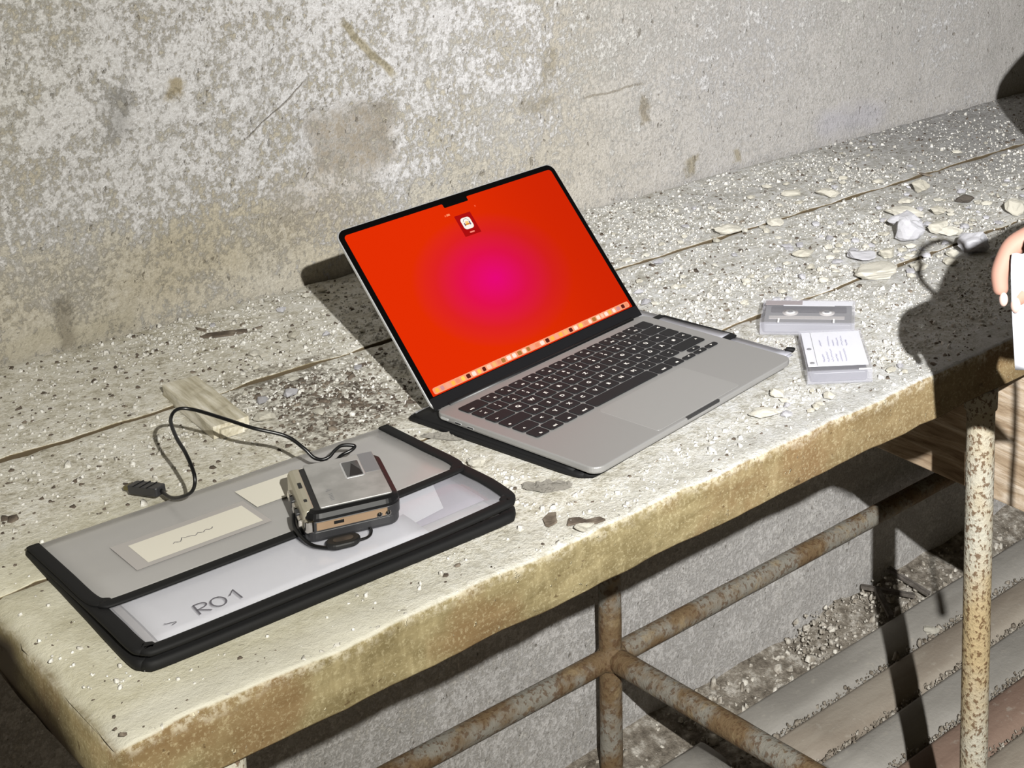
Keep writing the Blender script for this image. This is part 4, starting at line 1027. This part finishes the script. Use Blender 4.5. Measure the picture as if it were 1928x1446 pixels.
# ------------------------------------------------------------------ the person at the edge of the picture
def skin_mesh(name, joints, edges, root, sub=2):
    me = bpy.data.meshes.new(name + '_rig'); names = list(joints); idx = {k: i for i, k in enumerate(names)}
    me.from_pydata([joints[k][0] for k in names], [(idx[a], idx[b]) for a, b in edges], []); me.update()
    o = bpy.data.objects.new(name + '_rig', me); COL.objects.link(o)
    o.modifiers.new('skin', 'SKIN'); sm = o.modifiers.new('sub', 'SUBSURF'); sm.levels = sub; sm.render_levels = sub
    sv = me.skin_vertices[0].data
    for i, k in enumerate(names):
        r = joints[k][1]; sv[i].radius = (r, r) if not isinstance(r, tuple) else r; sv[i].use_root = (k == root)
    dg = bpy.context.evaluated_depsgraph_get(); dg.update()
    out = bpy.data.meshes.new_from_object(o.evaluated_get(dg)); out.name = name
    COL.objects.unlink(o); bpy.data.objects.remove(o)
    return out
J = {}; E_ = []
def jt(k, p, r, par=None):
    J[k] = (tuple(p), r)
    if par: E_.append((par, k))
jt('pelvis', (0.83, -0.60, 0.08), 0.135); jt('belly', (0.82, -0.60, 0.22), 0.130, 'pelvis'); jt('chest', (0.80, -0.59, 0.40), 0.145, 'belly'); jt('collar', (0.79, -0.59, 0.54), 0.085, 'chest')
jt('neck', (0.77, -0.59, 0.62), 0.050, 'collar'); jt('skull', (0.745, -0.585, 0.70), 0.074, 'neck'); jt('crown', (0.75, -0.585, 0.785), 0.082, 'skull')
jt('sh_l', (0.80, -0.765, 0.50), 0.062, 'collar'); jt('ua_l', (0.71, -0.765, 0.385), 0.050, 'sh_l'); jt('el_l', (0.615, -0.745, 0.275), 0.043, 'ua_l'); jt('fa_l', (0.48, -0.675, 0.272), 0.038, 'el_l'); jt('wr_l', (0.345, -0.606, 0.270), 0.026, 'fa_l')
jt('sh_r', (0.80, -0.42, 0.50), 0.062, 'collar'); jt('ua_r', (0.835, -0.315, 0.405), 0.050, 'sh_r'); jt('el_r', (0.838, -0.198, 0.310), 0.046, 'ua_r'); jt('fa_r', (0.78, -0.315, 0.235), 0.038, 'el_r'); jt('wr_r', (0.70, -0.405, 0.180), 0.027, 'fa_r')
for s_, yy in (('l', -0.68), ('r', -0.52)):
    jt('hip_' + s_, (0.83, yy, 0.0), 0.092, 'pelvis'); jt('thigh_' + s_, (0.82, yy, -0.18), 0.080, 'hip_' + s_); jt('knee_' + s_, (0.805, yy, -0.38), 0.058, 'thigh_' + s_)
    jt('calf_' + s_, (0.825, yy, -0.53), 0.056, 'knee_' + s_); jt('ank_' + s_, (0.83, yy, -0.79), 0.040, 'calf_' + s_); jt('toe_' + s_, (0.66, yy, -0.845), 0.036, 'ank_' + s_)
# left hand: pinching index and thumb in view, the other fingers curled behind them
jt('pm_l', (0.288, -0.580, 0.268), (0.034, 0.020), 'wr_l')
jt('kn1_l', (0.250, -0.549, 0.276), 0.0125, 'pm_l'); jt('i1_l', (0.2290, -0.529, 0.2630), 0.0098, 'kn1_l'); jt('i2_l', (0.2190, -0.525, 0.2400), 0.0086, 'i1_l'); jt('i3_l', (0.2180, -0.529, 0.2215), 0.0068, 'i2_l')
jt('t0_l', (0.2660, -0.566, 0.250), 0.0125, 'pm_l'); jt('t1_l', (0.2420, -0.551, 0.2370), 0.0100, 't0_l'); jt('t2_l', (0.2235, -0.537, 0.2150), 0.0074, 't1_l')
for q, (dx, dy, dz) in enumerate(((0.012, -0.020, 0.006), (0.022, -0.038, 0.002), (0.034, -0.054, -0.004))):
    a = 'f%d' % q
    jt(a + 'k', (0.250 + dx, -0.552 + dy, 0.270 + dz), 0.0115, 'pm_l'); jt(a + '1', (0.224 + dx, -0.540 + dy, 0.252 + dz), 0.0095, a + 'k'); jt(a + '2', (0.212 + dx, -0.545 + dy, 0.226 + dz), 0.0084, a + '1'); jt(a + '3', (0.222 + dx, -0.555 + dy, 0.202 + dz - 0.012 * (q == 0)), 0.0068, a + '2')
jt('pm_r', (0.665, -0.450, 0.155), (0.034, 0.020), 'wr_r')
for q in range(4):
    o_ = (q - 1.5) * 0.019
    jt('r%dk' % q, (0.640 + o_ * 0.3, -0.478 + o_ * 0.3, 0.140 - o_ * 0.9), 0.0105, 'pm_r'); jt('r%d1' % q, (0.615 + o_ * 0.2, -0.495 + o_ * 0.2, 0.125 - o_ * 0.9), 0.0092, 'r%dk' % q); jt('r%d2' % q, (0.610, -0.512, 0.105 - o_ * 0.9), 0.0078, 'r%d1' % q)
jt('rt0', (0.655, -0.440, 0.185), 0.012, 'pm_r'); jt('rt1', (0.630, -0.460, 0.195), 0.0085, 'rt0')
body = skin_mesh('person', J, E_, 'pelvis', 2)
for k in ('skin', 'cloth_white', 'trousers', 'shoe'): body.materials.append(M[k])
for p_ in body.polygons:
    p_.use_smooth = True; c = p_.center; mi = 1
    if c.z > 0.585: mi = 0
    elif c.x < 0.335 and c.z > 0.1: mi = 0
    elif c.x < 0.70 and c.y > -0.50 and 0.05 < c.z < 0.195: mi = 0
    elif c.z < -0.775: mi = 3
    elif c.z < 0.06: mi = 2
    p_.material_index = mi
person = bpy.data.objects.new('person', body); link(person)
tag(person, 'person at the picture edge in a white shirt, holding a cable and white cloth', 'person')
def blob(name, c, r, mat, parent, sc=(1, 1, 1), sub=3, amp=0.0):
    bm = bmesh.new(); bmesh.ops.create_icosphere(bm, subdivisions=sub, radius=1)
    for w in bm.verts:
        k = 1 + amp * fnoise(w.co.x * 3, w.co.y * 3, w.co.z * 3, 3); w.co = Vector((w.co.x * r * sc[0] * k, w.co.y * r * sc[1] * k, w.co.z * r * sc[2] * k)) + Vector(c)
    me = bpy.data.meshes.new(name); bm.to_mesh(me); bm.free(); me.materials.append(M[mat]); me.polygons.foreach_set('use_smooth', [True] * len(me.polygons))
    return link(bpy.data.objects.new(name, me), parent)
blob('hair', (0.768, -0.585, 0.790), 0.088, 'hair', person, (1.05, 1.02, 0.98), 3, 0.06)
blob('nose', (0.668, -0.585, 0.712), 0.016, 'skin', person, (1.0, 0.75, 1.3))
for yy in (-0.617, -0.553): blob('eye', (0.6905, yy, 0.742), 0.0105, 'eye', person)
for yy in (-0.662, -0.508): blob('ear', (0.755, yy, 0.725), 0.022, 'skin', person, (0.8, 0.35, 1.3))
blob('mouth', (0.676, -0.585, 0.676), 0.015, 'skin', person, (0.5, 1.5, 0.4))
blob('nail', (0.2155, -0.5335, 0.2205), 0.0052, 'nail', person, (0.7, 0.75, 1.2))
blob('nail', (0.2205, -0.5425, 0.2165), 0.0058, 'nail', person, (0.7, 0.75, 1.2))
# cuff of the shirt and the white cloth pinched in the fingers
tube('cuff', spline([(0.375, -0.621, 0.270), (0.352, -0.609, 0.270), (0.332, -0.600, 0.269)], 4), 0.034, 'cloth_white', person, 20)
def cloth():
    nu, nv = 15, 22; v = []
    for j in range(nv):
        s_ = j / (nv - 1)
        for i in range(nu):
            a = (i / (nu - 1) - 0.5)
            wdt = 0.020 + 0.085 * s_ ** 0.7
            fold = math.sin(a * 15 + s_ * 2.5) * (0.0015 + 0.004 * s_)
            # hangs from the pinch, drifting to the wrist side
            px = 0.2262 + 0.012 * s_ + RIGHT.x * (a + 0.36) * wdt + FWD.x * (fold - 0.010)
            py = -0.535 - 0.014 * s_ + RIGHT.y * (a + 0.36) * wdt + FWD.y * (fold - 0.010)
            v.append((px, py, 0.262 - 0.100 * s_ + 0.010 * a * s_))
    k = len(v); f = grid_faces(nu, nv); v += [(x + 0.0008, y + 0.0007, z) for x, y, z in v]; f += [tuple(i + k for i in reversed(q)) for q in f]
    rim = list(range(nu)) + [j * nu + nu - 1 for j in range(1, nv)] + [(nv - 1) * nu + i for i in range(nu - 2, -1, -1)] + [j * nu for j in range(nv - 2, 0, -1)]
    for a, b in zip(rim, rim[1:] + rim[:1]): f.append((a, a + k, b + k, b))
    o = mesh_obj('cloth', v, f, 'cloth_white', smooth=True); tag(o, 'crumpled white cloth pinched between the fingers of the hand', 'cloth')
cloth()
# the bundle of black cable in the same hand: a loop standing up, coils in the palm, an end hanging down
hc = thing('coiled_cable', 'black cable bundled in the hand, with one loop up and one end hanging', 'cable', (0, 0, 0))
tube('lead', spline([(0.262, -0.572, 0.268), (0.240, -0.570, 0.300), (0.240, -0.556, 0.315), (0.256, -0.540, 0.322), (0.290, -0.516, 0.325), (0.326, -0.506, 0.320), (0.333, -0.517, 0.315), (0.322, -0.538, 0.305), (0.300, -0.565, 0.285), (0.290, -0.585, 0.265)], 8), 0.0030, 'cable', hc, 10)
tube('lead', spline([(0.290, -0.590, 0.250), (0.308, -0.598, 0.22), (0.314, -0.5965, 0.16), (0.314, -0.595, 0.09), (0.315, -0.595, 0.035)], 8), 0.0022, 'cable', hc, 8)
tube('plug', [(0.315, -0.595, 0.037), (0.315, -0.595, 0.034), (0.315, -0.595, 0.016), (0.315, -0.595, 0.012)], 0.0046, 'cable', hc, 12)

# unseen soft case past the hand, added to cast the rounded bench shadow
def shadow_pouch():
    t = thing('shadow_caster', 'unseen black case added past the picture edge to cast the rounded shadow', 'case', (0.270, -0.620, 0.321))
    out = [(0.162, -0.624), (0.204, -0.603), (0.277, -0.559), (0.320, -0.549), (0.365, -0.544), (0.416, -0.536), (0.449, -0.557), (0.400, -0.650), (0.308, -0.700), (0.225, -0.730), (0.175, -0.722), (0.152, -0.680)]
    pl_ = [(p.x - 0.270, p.y + 0.620) for p in spline([(x, y, 0) for x, y in out], 4, True)]
    loops = [[(x * k, y * k, z) for x, y in pl_] for z, k in ((-0.016, 0.62), (-0.014, 0.85), (-0.006, 0.98), (0.0, 1.0), (0.006, 0.98), (0.014, 0.85), (0.016, 0.62))]
    v, f = loft(loops[::-1]); mesh_obj('shell', v, f, 'rubber', t, True)
    tube('zip', [Vector((x * 1.003, y * 1.003, 0)) for x, y in pl_ + pl_[:1]], 0.0016, 'satin_black', t, 6)
shadow_pouch()

# ------------------------------------------------------------------ lift everything so that the floor is z = 0
for o in list(SC.objects):
    if o.parent is None and o.type not in {'CAMERA', 'LIGHT'}: o.location.z += LIFT
